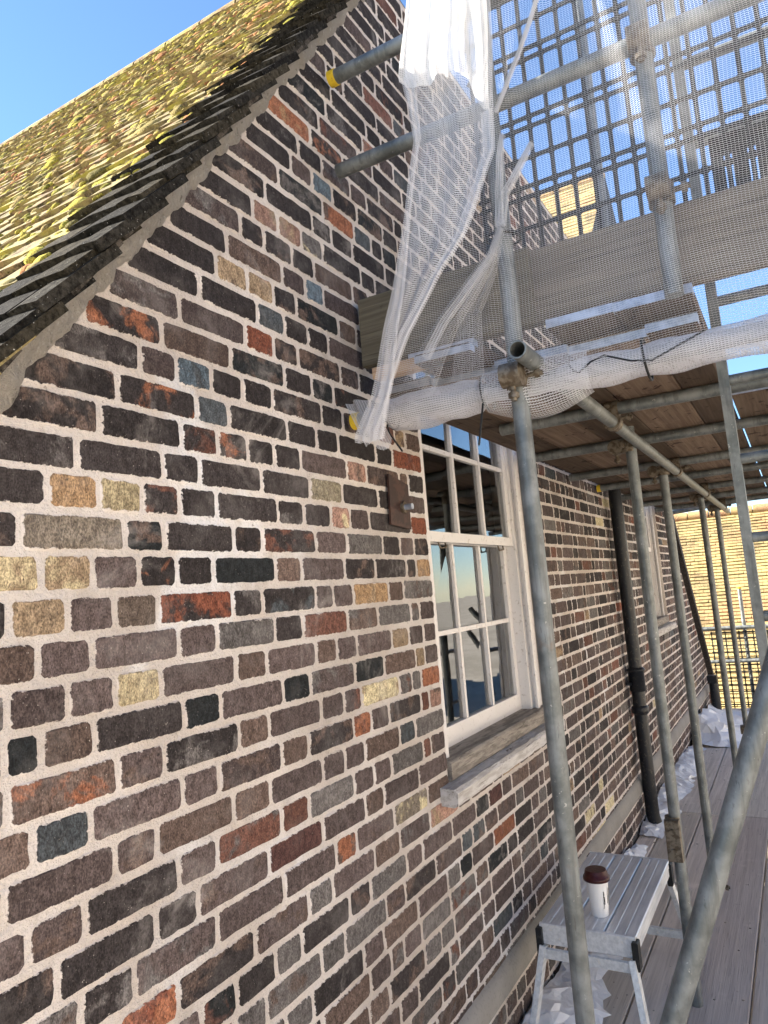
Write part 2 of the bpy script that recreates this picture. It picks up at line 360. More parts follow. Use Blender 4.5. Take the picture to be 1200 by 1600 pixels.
BJ = {-18: [2.001, 2.239], -17: [1.96, 2.2], -16: [1.908, 2.161, 2.262, 2.497], -15: [1.849, 2.047, 2.298], -14: [1.776, 1.906, 2.082, 2.194, 2.401],
 -13: [1.729, 1.843, 1.958, 2.116, 2.3, 2.419], -12: [1.658, 1.894, 2.086, 2.205], -11: [1.588, 1.823, 1.934, 2.066, 2.296],
 -10: [1.526, 1.641, 1.757, 1.872, 2.11, 2.208], -9: [1.468, 1.568, 1.7, 1.815, 2.044], -8: [1.407, 1.645, 1.761, 1.858, 2.079],
 -7: [1.361, 1.482, 1.596, 1.705, 1.935, 2.046], -6: [1.296, 1.518, 1.639, 1.755, 1.866, 2.089], -5: [1.223, 1.462, 1.582, 1.697, 1.926, 2.04],
 -4: [1.162, 1.397, 1.624, 1.758, 1.875, 2.104], -3: [1.095, 1.203, 1.319, 1.437, 1.561, 1.799, 1.92, 2.088, 2.264, 2.343],
 -2: [1.03, 1.264, 1.377, 1.619, 1.764, 1.883, 2.115, 2.232], -1: [0.981, 1.209, 1.331, 1.442, 1.554, 1.675, 1.921, 2.043, 2.274, 2.34],
 0: [0.925, 1.148, 1.262, 1.492, 1.711, 1.884, 2.107, 2.316], 1: [0.857, 0.973, 1.085, 1.193, 1.315, 1.552, 1.674, 1.811, 1.918, 2.038, 2.332],
 2: [0.8, 1.035, 1.143, 1.37, 1.481, 1.723, 1.89, 2.113, 2.237], 3: [0.841, 0.952, 1.067, 1.176, 1.292, 1.528, 1.645, 1.867, 2.049, 2.272, 2.349],
 4: [0.776, 0.893, 1.002, 1.116, 1.353, 1.466, 1.701, 1.793, 1.905, 2.128, 2.236], 5: [0.829, 0.946, 1.171, 1.292, 1.509, 1.633, 1.863, 2.047, 2.277, 2.345],
 6: [0.77, 0.888, 0.996, 1.115, 1.353, 1.469, 1.688, 1.793, 1.904, 2.124, 2.248], 7: [0.832, 0.944, 1.175, 1.292, 1.528, 1.651, 1.881, 2.062, 2.283, 2.356],
 8: [0.766, 0.995, 1.115, 1.349, 1.462, 1.694, 1.81, 1.907, 2.149, 2.241], 9: [0.812, 0.93, 1.162, 1.275, 1.506, 1.624, 1.85, 1.956, 2.07, 2.297, 2.364],
 10: [0.757, 0.981, 1.086, 1.317, 1.452, 1.681, 1.793, 1.906, 2.126, 2.241], 11: [0.799, 0.91, 1.141, 1.257, 1.49, 1.609, 1.833, 1.947, 2.056, 2.285, 2.345],
 12: [0.852, 1.075, 1.193, 1.432, 1.663, 1.886, 1.998, 2.235], 13: [0.897, 1.016, 1.244, 1.484, 1.717, 1.824, 2.051, 2.289],
 14: [0.977, 1.124, 1.367, 1.581, 1.691, 1.915, 2.075, 2.291], 15: [1.03, 1.186, 1.296, 1.435, 1.541, 1.766, 1.88, 2.105, 2.219, 2.457, 2.68, 2.816, 2.97, 3.089],
 16: [1.287, 1.393, 1.62, 1.731, 1.959, 2.082, 2.305, 2.526, 2.629, 2.754, 2.895, 3.116], 17: [1.459, 1.57, 1.817, 1.934, 2.154, 2.384, 2.494, 2.604, 2.83, 3.084, 3.312]}
SP = [(0, 1.796, 'khaki', ''), (1, 0.914, 'ochre', ''), (1, 1.029, 'yellow', ''), (1, 1.863, 'pink', 'cream'), (1, 2.399, 'red', ''), (2, 0.904, 'greytan', ''), (2, 1.996, 'grey', ''), (3, 0.797, 'yellow', 'tan'), (3, 0.894, 'tan', 'yellow'), (3, 1.119, 'dark', 'orange'), (3, 2.396, 'ochre', 'dark'), (4, 0.832, 'tan', ''), (4, 1.059, 'greybrown', ''), (4, 1.235, 'red', 'dark'), (4, 1.572, 'dark', 'slate'), (4, 2.012, 'ochre', 'tan'), (5, 1.746, 'redbrown', ''), (5, 0.882, 'purple', ''), (6, 1.054, 'yellow', 'cream'), (6, 2.185, 'tan', ''), (7, 0.789, 'black', ''), (7, 0.886, 'brown', ''), (7, 1.231, 'black', ''), (7, 1.589, 'black', ''), (7, 2.32, 'tan', ''), (8, 0.874, 'brown', 'orange'), (8, 2.045, 'cream', 'tan'), (8, 2.346, 'orange', ''), (9, 0.868, 'slate', ''), (9, 1.903, 'orange', 'redbrown'), (9, 2.33, 'redbrown', ''), (9, 2.42, 'pink', 'brown'), (10, 2.18, 'slate', ''), (11, 1.365, 'redbrown', 'grey'), (11, 1.546, 'redbrown', ''), (11, 2.32, 'redbrown', ''), (12, 1.541, 'maroon', ''), (13, 1.77, 'orange', 'brown'), (13, 2.165, 'greytan', 'cream'), (14, 1.047, 'orange', 'red'), (14, 2.355, 'pink', 'tan'), (14, 1.627, 'grey', ''), (15, 1.238, 'black', 'redbrown'), (15, 2.895, 'maroon', ''), (16, 2.574, 'slate', ''), (17, 2.964, 'orange', 'red'), (17, 1.516, 'grey', ''), (-1, 1.385, 'dark', 'orange'), (-1, 1.979, 'pink', 'brown'), (-1, 2.305, 'tan', 'brown'), (-1, 1.278, 'redbrown', 'dark'), (-2, 1.319, 'slate', ''), (-2, 2.365, 'red', 'maroon'), (-2, 1.14, 'dark', 'orange'), (-3, 1.259, 'blue', 'slate'), (-3, 2.176, 'redbrown', ''), (-3, 2.303, 'tan', 'brown'), (-4, 1.039, 'dark', 'orange'), (-5, 1.52, 'red', 'orange'), (-6, 1.576, 'slate', ''), (-7, 1.419, 'tan', 'brown'), (-7, 1.538, 'tan', 'pink'), (-8, 1.807, 'blue', 'slate'), (-10, 1.583, 'pink', 'tan'), (-10, 1.699, 'pink', 'tan'), (-10, 1.812, 'grey', 'cream'), (-12, 1.991, 'orange', 'brown'), (-12, 2.137, 'slate', ''), (-13, 1.898, 'blue', 'slate'), (-15, 1.731, 'orange', 'ochre'), (-15, 1.944, 'dark', 'orange'), (-17, 2.265, 'pink', 'orange')]
BC = dict(dark=(.042, .035, .034), black=(.020, .022, .023), brown=(.125, .088, .072), purple=(.098, .074, .069), grey=(.13, .118, .112), greybrown=(.13, .10, .08), red=(.21, .075, .045), redbrown=(.14, .066, .048), maroon=(.11, .055, .048), orange=(.27, .11, .06), ochre=(.34, .22, .12), yellow=(.40, .33, .20), tan=(.30, .22, .14), cream=(.52, .45, .28), khaki=(.30, .26, .18), pink=(.33, .20, .155), greytan=(.215, .18, .14), slate=(.07, .078, .084), blue=(.10, .13, .155))
bricks = []
for c in range(-28, 28):
    zt = Z0 - GA * c; zb = zt - GA; zm = (zt + zb) / 2
    rng = random.Random(c * 31 + 5)
    lo = max(XL, xv(zm) - .030 + .030 * rng.random()); hi = min(10.45, xf(zt) - .05)
    known = BJ.get(c, [])
    def extend(x, d, stop):
        out = []; hdr = rng.random() < .5
        while (stop - x) * d > 0:
            L = (.115 if hdr else .231) + rng.uniform(-.008, .008)
            if rng.random() < .05: L = .065 + rng.random() * .02
            x += d * L; out.append(x)
            if rng.random() > .13: hdr = not hdr
        return out
    if known and c <= 0: js = [lo if c < 0 else known[0] - .231] + known                 # rake: one brick up to the verge
    elif known: js = sorted(extend(known[0], -1, lo)) + known
    else: js = [lo] + extend(lo, 1, lo + .4)
    if c == 0: js = sorted(extend(js[0], -1, lo)) + js
    js = js + extend(js[-1], 1, hi)
    spans = [(a, b) for a, b in zip(js, js[1:])]
    if known is None: spans = spans
    for w in WIN:
        if zt > w[2] - .02 and zb < w[3]:
            ns = []
            for a, b in spans:
                if b <= w[0] + .03 or a >= w[1] - .03:
                    if b > w[0] - .05 and b < w[0] + .05: b = w[0] + .006
                    if a < w[1] + .05 and a > w[1] - .05: a = w[1] - .006
                    ns.append((a, b))
                else:
                    if w[0] - a > .045: ns.append((a, w[0] + .006))
                    if b - w[1] > .045: ns.append((w[1] - .006, b))
            spans = ns
    for a, b in spans:
        a = max(a, lo); b = min(b, hi)
        if b - a < .045: continue
        if zt > ZT + .02: continue
        xm = (a + b) / 2; c1 = c2 = None
        for sc, sx_, k1, k2 in SP:
            if sc == c and a < sx_ < b: c1, c2 = k1, k2
        if c1 is None:
            r = rng.random(); up = zm > .05
            far = xm > 3.7
            if up: tbl = (('dark', .68), ('purple', .86), ('brown', .90), ('redbrown', .915), ('slate', .945), ('black', .975), ('greybrown', .99), ('tan', 1))
            else: tbl = (('dark', .17), ('purple', .60), ('grey', .80), ('brown', .90), ('redbrown', .905), ('black', .93), ('slate', .95), ('greybrown', .985), ('tan', 1))
            if far: tbl = (('dark', .36), ('purple', .70), ('brown', .83), ('redbrown', .88), ('grey', .945), ('red', .955), ('slate', .97), ('tan', .99), ('cream', 1))
            if known and xm < 2.46: tbl = tuple((k, p) for k, p in tbl[:-1] if k not in ('slate', 'redbrown', 'greybrown')) + (('purple', 1),)
            for k, p in tbl:
                if r < p: c1 = k; break
            r = rng.random()
            c2 = 'brown' if r < .24 else 'grey' if r < .40 else 'redbrown' if r < .43 else ''
        v = rng.uniform(.78, 1.25) * (.80 if zm > .4 and c1 in ('dark', 'purple', 'brown') else 1)
        col = tuple(min(.7, ch * v) for ch in BC[c1]); col2 = (*BC[c2], 1.) if c2 else (*col, 0.)
        bricks.append((a, b, zt, zb, col, col2, rng.random(), c))
def brick_geo(mb, a, b, zt, zb, col, col2, sd, c, n=16):
    rr = random.Random(int(sd * 1e6))
    cx = (a + b) / 2; cz = (zt + zb) / 2; hx = (b - a) / 2 - .0028; hz = (zt - zb) / 2 - .0036
    wob = lambda x: .004 * nz(x * 1.7, c * 3.1, .5)
    cz += (wob(a) + wob(b)) / 2; tw = rr.uniform(-.008, .008)
    yf = rr.uniform(-.0020, .0004); tilt = rr.uniform(-.008, .008); tz = rr.uniform(-.02, .02)
    out = []; per = 2 * (hx + hz); r = .008
    k = [int(round((n / 2 - 2) * hx / (hx + hz))), 0]; k[0] = max(1, k[0]); k[1] = max(1, n // 2 - 2 - k[0])
    ring = []
    for (sx0, sz0), (sx1, sz1), m in (((-1, -1), (1, -1), k[0]), ((1, -1), (1, 1), k[1]), ((1, 1), (-1, 1), k[0]), ((-1, 1), (-1, -1), k[1])):
        dx, dz = (sx1 - sx0) / 2, (sz1 - sz0) / 2
        p0 = Vector((sx0 * hx + dx * r, sz0 * hz + dz * r)); p1 = Vector((sx1 * hx - dx * r, sz1 * hz - dz * r))
        for i in range(m + 1): ring.append(p0.lerp(p1, i / m))
    N = len(ring); vo = []; vi = []; bo = []; bi = []
    for p in ring:
        j = Vector((rr.uniform(-.0022, .0022), rr.uniform(-.0022, .0022))); p = p + j
        rot = Vector((p.x - p.y * tw, p.y + p.x * tw)); yy = yf + tilt * p.x + tz * p.y
        vo.append((cx + rot.x, max(yy, -.008) + .007, cz + rot.y)); bo.append((p.x, p.y, hx, hz))
        l = p.copy(); l.x -= math.copysign(min(.006, abs(l.x)), l.x); l.y -= math.copysign(min(.006, abs(l.y)), l.y)
        rot = Vector((l.x - l.y * tw, l.y + l.x * tw))
        vi.append((cx + rot.x, max(yy, -.009) + rr.uniform(-.0008, .0008), cz + rot.y)); bi.append((l.x, l.y, hx, hz))
    mb.add(vo + vi, [(i, (i + 1) % N, N + (i + 1) % N, N + i) for i in range(N)] + [tuple(range(N, 2 * N))], Col=(*col, 1), Col2=col2, BR=bo + bi)
bricks.sort(key=lambda t: -(t[1] - t[0]) * (1.2 / math.hypot((t[0] + t[1]) / 2, 1.2)) * seen(((t[0] + t[1]) / 2, 0, t[2])))
rest = MB()
for i, b in enumerate(bricks):
    if i < 300: m_ = MB(); brick_geo(m_, *b); m_.build('brick', 'old_brick', wall_o)
    else: brick_geo(rest, *b, n=12)
rest.build('brickwork', 'old_brick', wall_o, kind='stuff')
# cement band near the foot of the wall, broken at the downpipe
for xa, xb in ((.36, 5.62), (5.98, 10.35)):
    m_ = MB(); n = int((xb - xa) / .08); P = []
    for y, z in ((.0, -1.465), (-.012, -1.472), (-.026, -1.495), (-.028, -1.562), (-.02, -1.573), (.0, -1.574)):
        P.append([(xa + (xb - xa) * i / n, y + (.003 * nz(i * .9, z * 9, 1) if y < 0 else 0), z + .006 * nz(i * .35, z * 3, 2)) for i in range(n + 1)])
    m_.grid(P)
    for e in (0, n): m_.add([P[k][e] for k in range(6)], [tuple(range(6))])
    m_.build('cement_band', 'cement_band', wall_o)

# ---- roof: deck slabs, then tiles one by one
XR, ZR = 3.93, 4.42; YB = 9.; XE = .12
zr = lambda x: .768 * 1.2 + .078 + VS * (x - .977 * 1.2)
r_ = MB()
def slab(p, th=.05):
    a, b, c_, d_ = [Vector(v) for v in p]; nrm = (b - a).cross(c_ - a).normalized()
    vs = [a, b, c_, d_] + [v - nrm * th for v in (a, b, c_, d_)]
    r_.add(vs, [(0, 1, 2, 3), (7, 6, 5, 4), (0, 4, 5, 1), (1, 5, 6, 2), (2, 6, 7, 3), (3, 7, 4, 0)])
xt = xv(ZT - .078)
slab(((XE, .015, zr(XE)), (xt, .015, zr(xt)), (xt, YB, zr(xt)), (XE, YB, zr(XE))))
slab(((xt, .0, zr(xt)), (XR, 1.55, ZR), (XR, YB, ZR), (xt, YB, zr(xt))))
slab(((5.2, 1.55, ZR), (xf(ZT), 0, ZT), (xf(ZT), YB, ZT), (5.2, YB, ZR)))
slab(((xf(ZT), -.06, ZT), (10.75, -.06, -1.45), (10.75, YB, -1.45), (xf(ZT), YB, ZT)), .09)
slab(((xt, .0, ZT), (xf(ZT), .0, ZT), (5.2, 1.55, ZR), (XR, 1.55, ZR)))
slab(((XR, 1.55, ZR), (5.2, 1.55, ZR), (5.2, YB, ZR), (XR, YB, ZR)))
slab(((XE + .2, YB, -4.6), (10.6, YB, -4.6), (xf(ZT), YB, ZT), (xt, YB, ZT)))
slab(((XL, .01, -4.6), (XL, YB, -4.6), (XL, YB, -.15), (XL, .01, -.15)), -.2)
for v in r_.v: pass
roof = r_.build('roof', 'dark_wood', house, label='steep tiled roof covered in yellow and brown moss')
MB().box((10.45, -.03, -1.45), (10.6, YB, -4.6)).build('return_wall', 'far_brick', house)
u = Vector((1, 0, VS)).normalized(); nrm = Vector((-VS, 0, 1)).normalized()
GT = .107
tiles = []
nrow = int((Vector((XR, 0, ZR)) - Vector((XE, 0, zr(XE)))).length / GT)
for i in range(nrow + 1):
    base = Vector((XE - .02, 0, zr(XE - .02))) + u * (GT * i)
    ymin = max(0, (base.z + .15 - ZT) / (ZR - ZT) * 1.55) if base.z > ZT - .15 else -.055
    y = ymin - (i % 2) * .08; j = 0
    while y < 7.2:
        y0, y1 = max(y, ymin), y + .163
        if y1 - y0 > .03: tiles.append((i, y0, y1, base, ymin)); j += 1
        y += .166
TC = [(.15, .115, .07), (.17, .13, .075), (.19, .135, .08), (.13, .105, .07), (.21, .155, .09)]
def tile_geo(mb, t_, verge):
    i, y0, y1, base, ymin = t_; rr = random.Random(i * 997 + int(y0 * 100))
    q0 = .3 if verge else 1; lift = .010 + .006 * rr.random() * q0; L = .262; sh = rr.uniform(-.008, .008) * q0; yaw = rr.uniform(-.012, .012) * q0
    if verge: lift += .008
    if y0 < -.02: y0 += rr.uniform(-.014, .006)
    th = (.020 if verge else .012) + (.004 * rr.random() if verge else .0)
    camb = .004
    c_ = rr.choice(TC); f = rr.uniform(.7, 1.25)
    if verge: c_ = rr.choice(((.026, .025, .023), (.032, .03, .026), (.021, .02, .019), (.038, .034, .026)))  # near-black colour stands in for shade along the verge band
    vs = []
    for e, hgt in ((sh, lift + .017), (sh + L, .004)):
        for k in range(3):
            yy = y0 + (y1 - y0) * k / 2; hh = hgt + camb * (1 if k == 1 else 0) + (rr.uniform(-.002, .002) * q0)
            p = base + u * (e + yaw * (k - 1)) + nrm * hh; vs.append((p.x, yy, p.z))
        for k in range(3):
            yy = y0 + (y1 - y0) * k / 2; p = base + u * (e + yaw * (k - 1)) + nrm * (hgt - th); vs.append((p.x, yy, p.z))
    mb.add(vs, [(0, 1, 7, 6), (1, 2, 8, 7), (3, 9, 10, 4), (4, 10, 11, 5), (0, 3, 4, 1), (1, 4, 5, 2), (0, 6, 9, 3), (2, 5, 11, 8)], Col=(*[min(.6, v * f) for v in c_], 1))
def tkey(t_): p = (t_[3].x, (t_[1] + t_[2]) / 2, t_[3].z); return -(seen(p) + (5 if t_[1] < .12 and seen(p) else 0))
tiles.sort(key=tkey)
rest = MB()
for k, t_ in enumerate(tiles):
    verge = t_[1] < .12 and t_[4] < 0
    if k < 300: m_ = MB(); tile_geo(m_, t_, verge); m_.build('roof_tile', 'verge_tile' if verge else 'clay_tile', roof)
    else: tile_geo(rest, t_, False)
rest.build('roof_tiles', 'clay_tile', roof, kind='stuff')
# ridge tiles
for k in range(16):
    ya = 1.5 + k * .36; m_ = MB(); P = []
    for a in range(9):
        an = math.pi * (a / 8); P.append([(XR - .13 * math.cos(an) + .02, y, ZR - .03 + .13 * math.sin(an)) for y in (ya, ya + .345)])
    m_.grid(P, smooth=True, Col=(.16, .10, .06, 1)); m_.build('ridge_tile', 'clay_tile', roof)
# undercloak and verge mortar
m_ = MB(); P = []
n = 420
for k in range(n + 1):
    z = -.35 + (ZT + .35) * k / n; x = xv(z) - .052; w_ = .038 + .018 * nz(z * 6, 1, 0) + .014 * nz(z * 17, 2, 0) + .007 * nz(z * 47, 4, 0)
    P.append([(x - .008, -.014, z + .004), (x - .002, -.024 + .008 * nz(z * 23, 5, 0), z + .002), (x + .012, -.025 + .014 * nz(z * 20, 3, 0), z - .005), (x + w_ * .55, -.016 + .022 * nz(z * 34, 7, 0), z - w_ * .45), (x + w_ * .9, -.006 + .004 * nz(z * 17, 9, 0), z - w_ * .8), (x + w_ * 1.05, .006, z - w_ * .9)])
m_.grid(P); m_.build('verge_mortar', 'verge_mortar', roof)
for k in range(30):
    z = -.2 + k * .095
    p = Vector((xv(z) - .060, 0, z))
    a = p + nrm * -.002 + u * random.uniform(-.012, .012)
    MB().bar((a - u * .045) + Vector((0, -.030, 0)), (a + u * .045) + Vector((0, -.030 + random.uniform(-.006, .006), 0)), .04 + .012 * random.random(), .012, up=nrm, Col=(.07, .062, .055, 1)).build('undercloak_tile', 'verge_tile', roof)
# moss cushions
ICO = []
import bmesh
bm = bmesh.new(); bmesh.ops.create_icosphere(bm, subdivisions=2, radius=1); bm.verts.ensure_lookup_table()
IV = [v.co.copy() for v in bm.verts]; IF = [tuple(v.index for v in f.verts) for f in bm.faces]; bm.free()
m_ = MB(); rr = random.Random(3)
MC = [(.25, .23, .05), (.40, .34, .07), (.16, .14, .055), (.31, .235, .10), (.38, .18, .085), (.38, .31, .13)]
for k in range(13000):
    s_ = rr.random() ** .8 * (nrow * GT); row = round(s_ / GT); y = .17 + 6.1 * rr.random() ** 1.25
    p = Vector((XE, 0, zr(XE))) + u * (row * GT + rr.uniform(-.03, .05)) + nrm * (.022 + rr.uniform(-.005, .007))
    if p.z > ZT and y < (p.z - ZT) / (ZR - ZT) * 1.55: continue
    if not seen((p.x, y, p.z)): continue
    cl = nz(p.x * 1.6, y * 1.3, 4)
    if cl < -.25 and rr.random() < .75: continue
    R = rr.uniform(.006, .017) * (2.1 if rr.random() < .05 else 1)
    c_ = MC[min(5, int((nz(p.x * 2.1, y * 1.7, 9) * 1.1 + .5 + rr.uniform(-.28, .28)) * 6)) if rr.random() < .9 else 1] if True else 0
    f = rr.uniform(.75, 1.3); ph = rr.random() * 50; el = rr.uniform(.9, 2.2)
    vs = []
    for v in IV:
        w = v * (1 + .35 * nz(v.x * 2 + ph, v.y * 2, v.z * 2))
        q_ = p + u * (w.x * R * 1.0) + nrm * (w.z * R * .55) + Vector((0, y + w.y * R * el, 0)); vs.append(q_)
    m_.add(vs, IF, smooth=True, Col=(*[min(.5, ch * f) for ch in c_], 1))
m_.build('moss', 'moss', roof, kind='stuff')

# ---- sash windows
def window(w, yo, yi, detail=True, lb=None):
    x0, x1, z0_, z1 = w; e = MB()
    bx0, bx1 = x0 + .10, x1 - .12
    # box frame: two pulley stiles, outer linings, head, timber sill
    f = MB().box((x0, .03, z0_ + .02), (x0 + .085, .13, z1)).box((x0 + .085, .045, z0_ + .02), (x0 + .10, .15, z1)).box((x1 - .085, .03, z0_ + .02), (x1, .13, z1)).box((x1 - .12, .048, z0_ + .02), (x1 - .085, .15, z1)).box((x0 + .1, .03, z1 - .07), (x1 - .12, .15, z1))
    f.bbox((x1 - .10, .018, z0_ + .02), (x1 - .07, .03, z1), .004)
    fo = f.build('window_frame', 'white_paint', house, label=lb)
    MB().bbox((x0 + .01, -.012, z0_ + .004), (x1 - .01, .16, z0_ + .075), .008).build('timber_sill', 'worn_sill', fo)
    st = MB(); a, b = x0 - .075, x1 + .04; n = 40; P = []
    for y, z in ((.0, -.058), (-.052, -.062), (-.066, -.055), (-.068, -.012), (-.056, .0), (.03, .006)):
        P.append([(a + (b - a) * i / n, y + .006 * nz(i * .4, y * 30, 3), z0_ + z + .005 * nz(i * .5, z * 20, 8)) for i in range(n + 1)])
    st.grid(P, smooth=False)
    for k in (0, n): st.add([r[k] for r in P], [tuple(range(6))])
    st.build('stone_sill', 'peeling_paint', fo)
    # sashes
    zm = (z0_ + .062 + z1 - .07) / 2 + (.03 if detail else 0)
    if detail: zm = .222
    for nm, y, za, zb, br in (('upper_sash', yo, zm - .02, z1 - .07, .045), ('lower_sash', yi, z0_ + .068, zm + .02, .085)):
        s_ = MB(); W_ = .045; xa, xb = bx0, bx1
        s_.box((xa, y, za), (xa + W_, y + .036, zb)).box((xb - W_, y, za), (xb, y + .036, zb))
        s_.box((xa + W_, y, za), (xb - W_, y + .036, za + (br if nm == 'lower_sash' else .042))).box((xa + W_, y + .001, zb - .042), (xb - W_, y + .035, zb))
        so_ = s_.build(nm, 'white_paint', fo)
        gx0, gx1 = xa + W_, xb - W_; gz0, gz1 = za + (br if nm == 'lower_sash' else .042), zb - .042
        for k in (1, 2):
            x = gx0 + (gx1 - gx0) * k / 3; MB().bbox((x - .010, y + .004, gz0), (x + .010, y + .032, gz1), .003).build('glazing_bar', 'white_paint', fo)
        zc = (gz0 + gz1) / 2
        for k in range(3):
            xa_ = gx0 + (gx1 - gx0) * k / 3 + (.0105 if k else .0); xb_ = gx0 + (gx1 - gx0) * (k + 1) / 3 - (.0105 if k < 2 else 0)
            MB().box((xa_, y + .006, zc - .010), (xb_, y + .030, zc + .010)).build('glazing_bar', 'white_paint', fo)
            for za_, zb_ in ((gz0, zc - .0105), (zc + .0105, gz1)):
                ti = random.uniform(-.004, .004); t2 = random.uniform(-.004, .004)
                MB().add([(xa_, y + .018 + ti, za_), (xb_, y + .018 - ti + t2, za_), (xb_, y + .018 - ti, zb_), (xa_, y + .018 + ti + t2, zb_)], [(0, 1, 2, 3)]).build('pane', 'window_glass', fo)
        if detail and nm == 'lower_sash':
            for x in (gx0 + .10, gx1 - .14):
                MB().tube([(x, y - .002, zb - .03), (x, y - .028, zb - .04), (x + .01, y - .03, zb - .065), (x + .07, y - .03, zb - .06), (x + .07, y - .026, zb - .035), (x + .07, y - .002, zb - .03)], .004, 6).build('sash_lift', 'coupler_steel', fo)
    # dim room behind
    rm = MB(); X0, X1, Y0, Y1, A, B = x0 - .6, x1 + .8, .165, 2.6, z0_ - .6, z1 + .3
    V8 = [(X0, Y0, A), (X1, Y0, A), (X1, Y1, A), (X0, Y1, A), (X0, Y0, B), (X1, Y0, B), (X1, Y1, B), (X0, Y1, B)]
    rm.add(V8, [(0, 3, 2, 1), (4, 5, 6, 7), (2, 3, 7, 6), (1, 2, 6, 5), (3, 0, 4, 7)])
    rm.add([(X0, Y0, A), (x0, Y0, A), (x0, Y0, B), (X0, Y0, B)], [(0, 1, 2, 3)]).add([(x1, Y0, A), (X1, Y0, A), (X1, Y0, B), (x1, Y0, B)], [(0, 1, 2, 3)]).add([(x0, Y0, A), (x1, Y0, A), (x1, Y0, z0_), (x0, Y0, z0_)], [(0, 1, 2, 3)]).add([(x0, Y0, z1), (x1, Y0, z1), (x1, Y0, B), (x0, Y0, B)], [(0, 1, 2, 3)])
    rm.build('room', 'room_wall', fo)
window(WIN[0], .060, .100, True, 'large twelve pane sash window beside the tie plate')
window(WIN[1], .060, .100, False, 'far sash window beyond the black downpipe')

# tie plate on the wall
e = empty('tie_plate', (2.235, -.01, .31), label='small rusty brown steel plate bolted to bricks beside window', cat='plate')
MB().add([(2.165, -.008, .418), (2.305, -.008, .392), (2.303, -.008, .229), (2.157, -.008, .241), (2.165, -.016, .418), (2.305, -.016, .392), (2.303, -.016, .229), (2.157, -.016, .241)], [(7, 6, 5, 4), (0, 1, 5, 4), (1, 2, 6, 5), (2, 3, 7, 6), (3, 0, 4, 7)]).build('plate', 'rusty_plate', e)
MB().tube([(2.25, -.014, .305), (2.25, -.026, .305)], .022, 6).build('nut', 'coupler_steel', e)
MB().tube([(2.25, -.02, .305), (2.25, -.055, .305)], .011, 10).build('bolt', 'hoop_iron', e)

# ------------------------------------------------------------------ downpipes
def downpipe(name, x, y, z0_, z1, r, cols, lb):
    e = empty(name, (x, y, z0_), label=lb, cat='downpipe')
    MB().tube([(x, y, z0_), (x, y, z1)], r, 18).build('pipe', 'black_iron', e)
    for z in cols:
        MB().tube([(x, y, z - .085), (x, y, z - .08), (x, y, z + .06), (x, y, z + .065), (x, y, z + .075), (x, y, z + .085), (x, y, z + .09)], [r + .001, r * 1.22, r * 1.22, r * 1.45, r * 1.45, r * 1.2, r + .001], 18).build('socket', 'black_iron', e)
    for z in cols:
        MB().box((x - r * 1.3, y + .03, z - .035), (x + r * 1.3, -.004, z - .015)).build('bracket', 'black_iron', e)
    return e
e = downpipe('downpipe', 5.6, -.075, -1.72, .72, .047, (-.76,), 'black cast iron downpipe with socket joint on brick wall')
MB().tube([(5.6, -.075, -1.01), (5.6, -.075, -1.0), (5.6, -.075, -.955), (5.6, -.075, -.945)], [.048, .060, .060, .048], 18).build('socket', 'black_iron', e)
MB().tube([(5.6, -.075, -1.65), (5.6, -.078, -1.73), (5.6, -.09, -1.775)], .047, 14).build('shoe', 'black_iron', e)
e = downpipe('downpipe', 9.95, -.12, -1.8, -1.4, .055, (), 'short black downpipe with hopper at far end of wall')
MB().box((9.88, -.17, -1.4), (10.02, -.06, -1.31)).build('hopper', 'black_iron', e)

# ------------------------------------------------------------------ scaffold
scaf = empty('scaffold', (4.5, -.6, -4.6), label='galvanised steel tube scaffold standing along the brick gable wall', cat='scaffold')
TR = .02415
def pipe(name, p, q_, cap=None, hollow=False, mat='galvanised', parent=scaf, r=TR, lb=None):
    o = MB().tube([p, q_], r, 18, hollow=.84 if hollow else 0.).build(name, mat, parent, label=lb)
    if cap is not None:
        d = (Vector(q_) - Vector(p)).normalized()
        MB().tube([Vector(p) - d * .004, Vector(p) + d * .022], r + .003, 18).build('end_cap', 'yellow_plastic', o)
    return o
def coupler(p, ax1, ax2, parent):
    p = Vector(p); a = Vector(ax1); b = Vector(ax2); n = a.cross(b).normalized()
    m = MB().tube([p - a * .028, p + a * .028], TR + .010, 14)
    off = n * (TR * 2 + .003)
    m.tube([p + off - b * .028, p + off + b * .028], TR + .010, 14)
    sd = a.cross(n)
    m.tube([p + sd * (TR + .006) + n * .01, p + sd * (TR + .05) + n * .01], .008, 8).tube([p + sd * (TR + .028) + n * .01, p + sd * (TR + .042) + n * .01], .015, 6)
    m.tube([p + off - a * (TR + .006), p + off - a * (TR + .048)], .008, 8).tube([p + off - a * (TR + .026), p + off - a * (TR + .040)], .015, 6)
    return m.build('coupler', 'coupler_steel', parent)
YS = -.60
stdA = pipe('standard', (1.885, YS, -4.5), (1.885, YS, 2.6))
stdB = pipe('standard', (3.39, YS, -4.5), (3.39, YS - .02, 3.0))
stdC = pipe('standard', (4.40, YS, -1.76), (4.40, YS, .60))
stdD = pipe('standard', (6.33, YS, -4.5), (6.30, YS, .58))
stdE = pipe('standard', (7.70, YS, -4.5), (7.66, YS, .58))
std2 = pipe('standard', (1.985, -1.012, .72), (1.985, -1.018, 2.6))
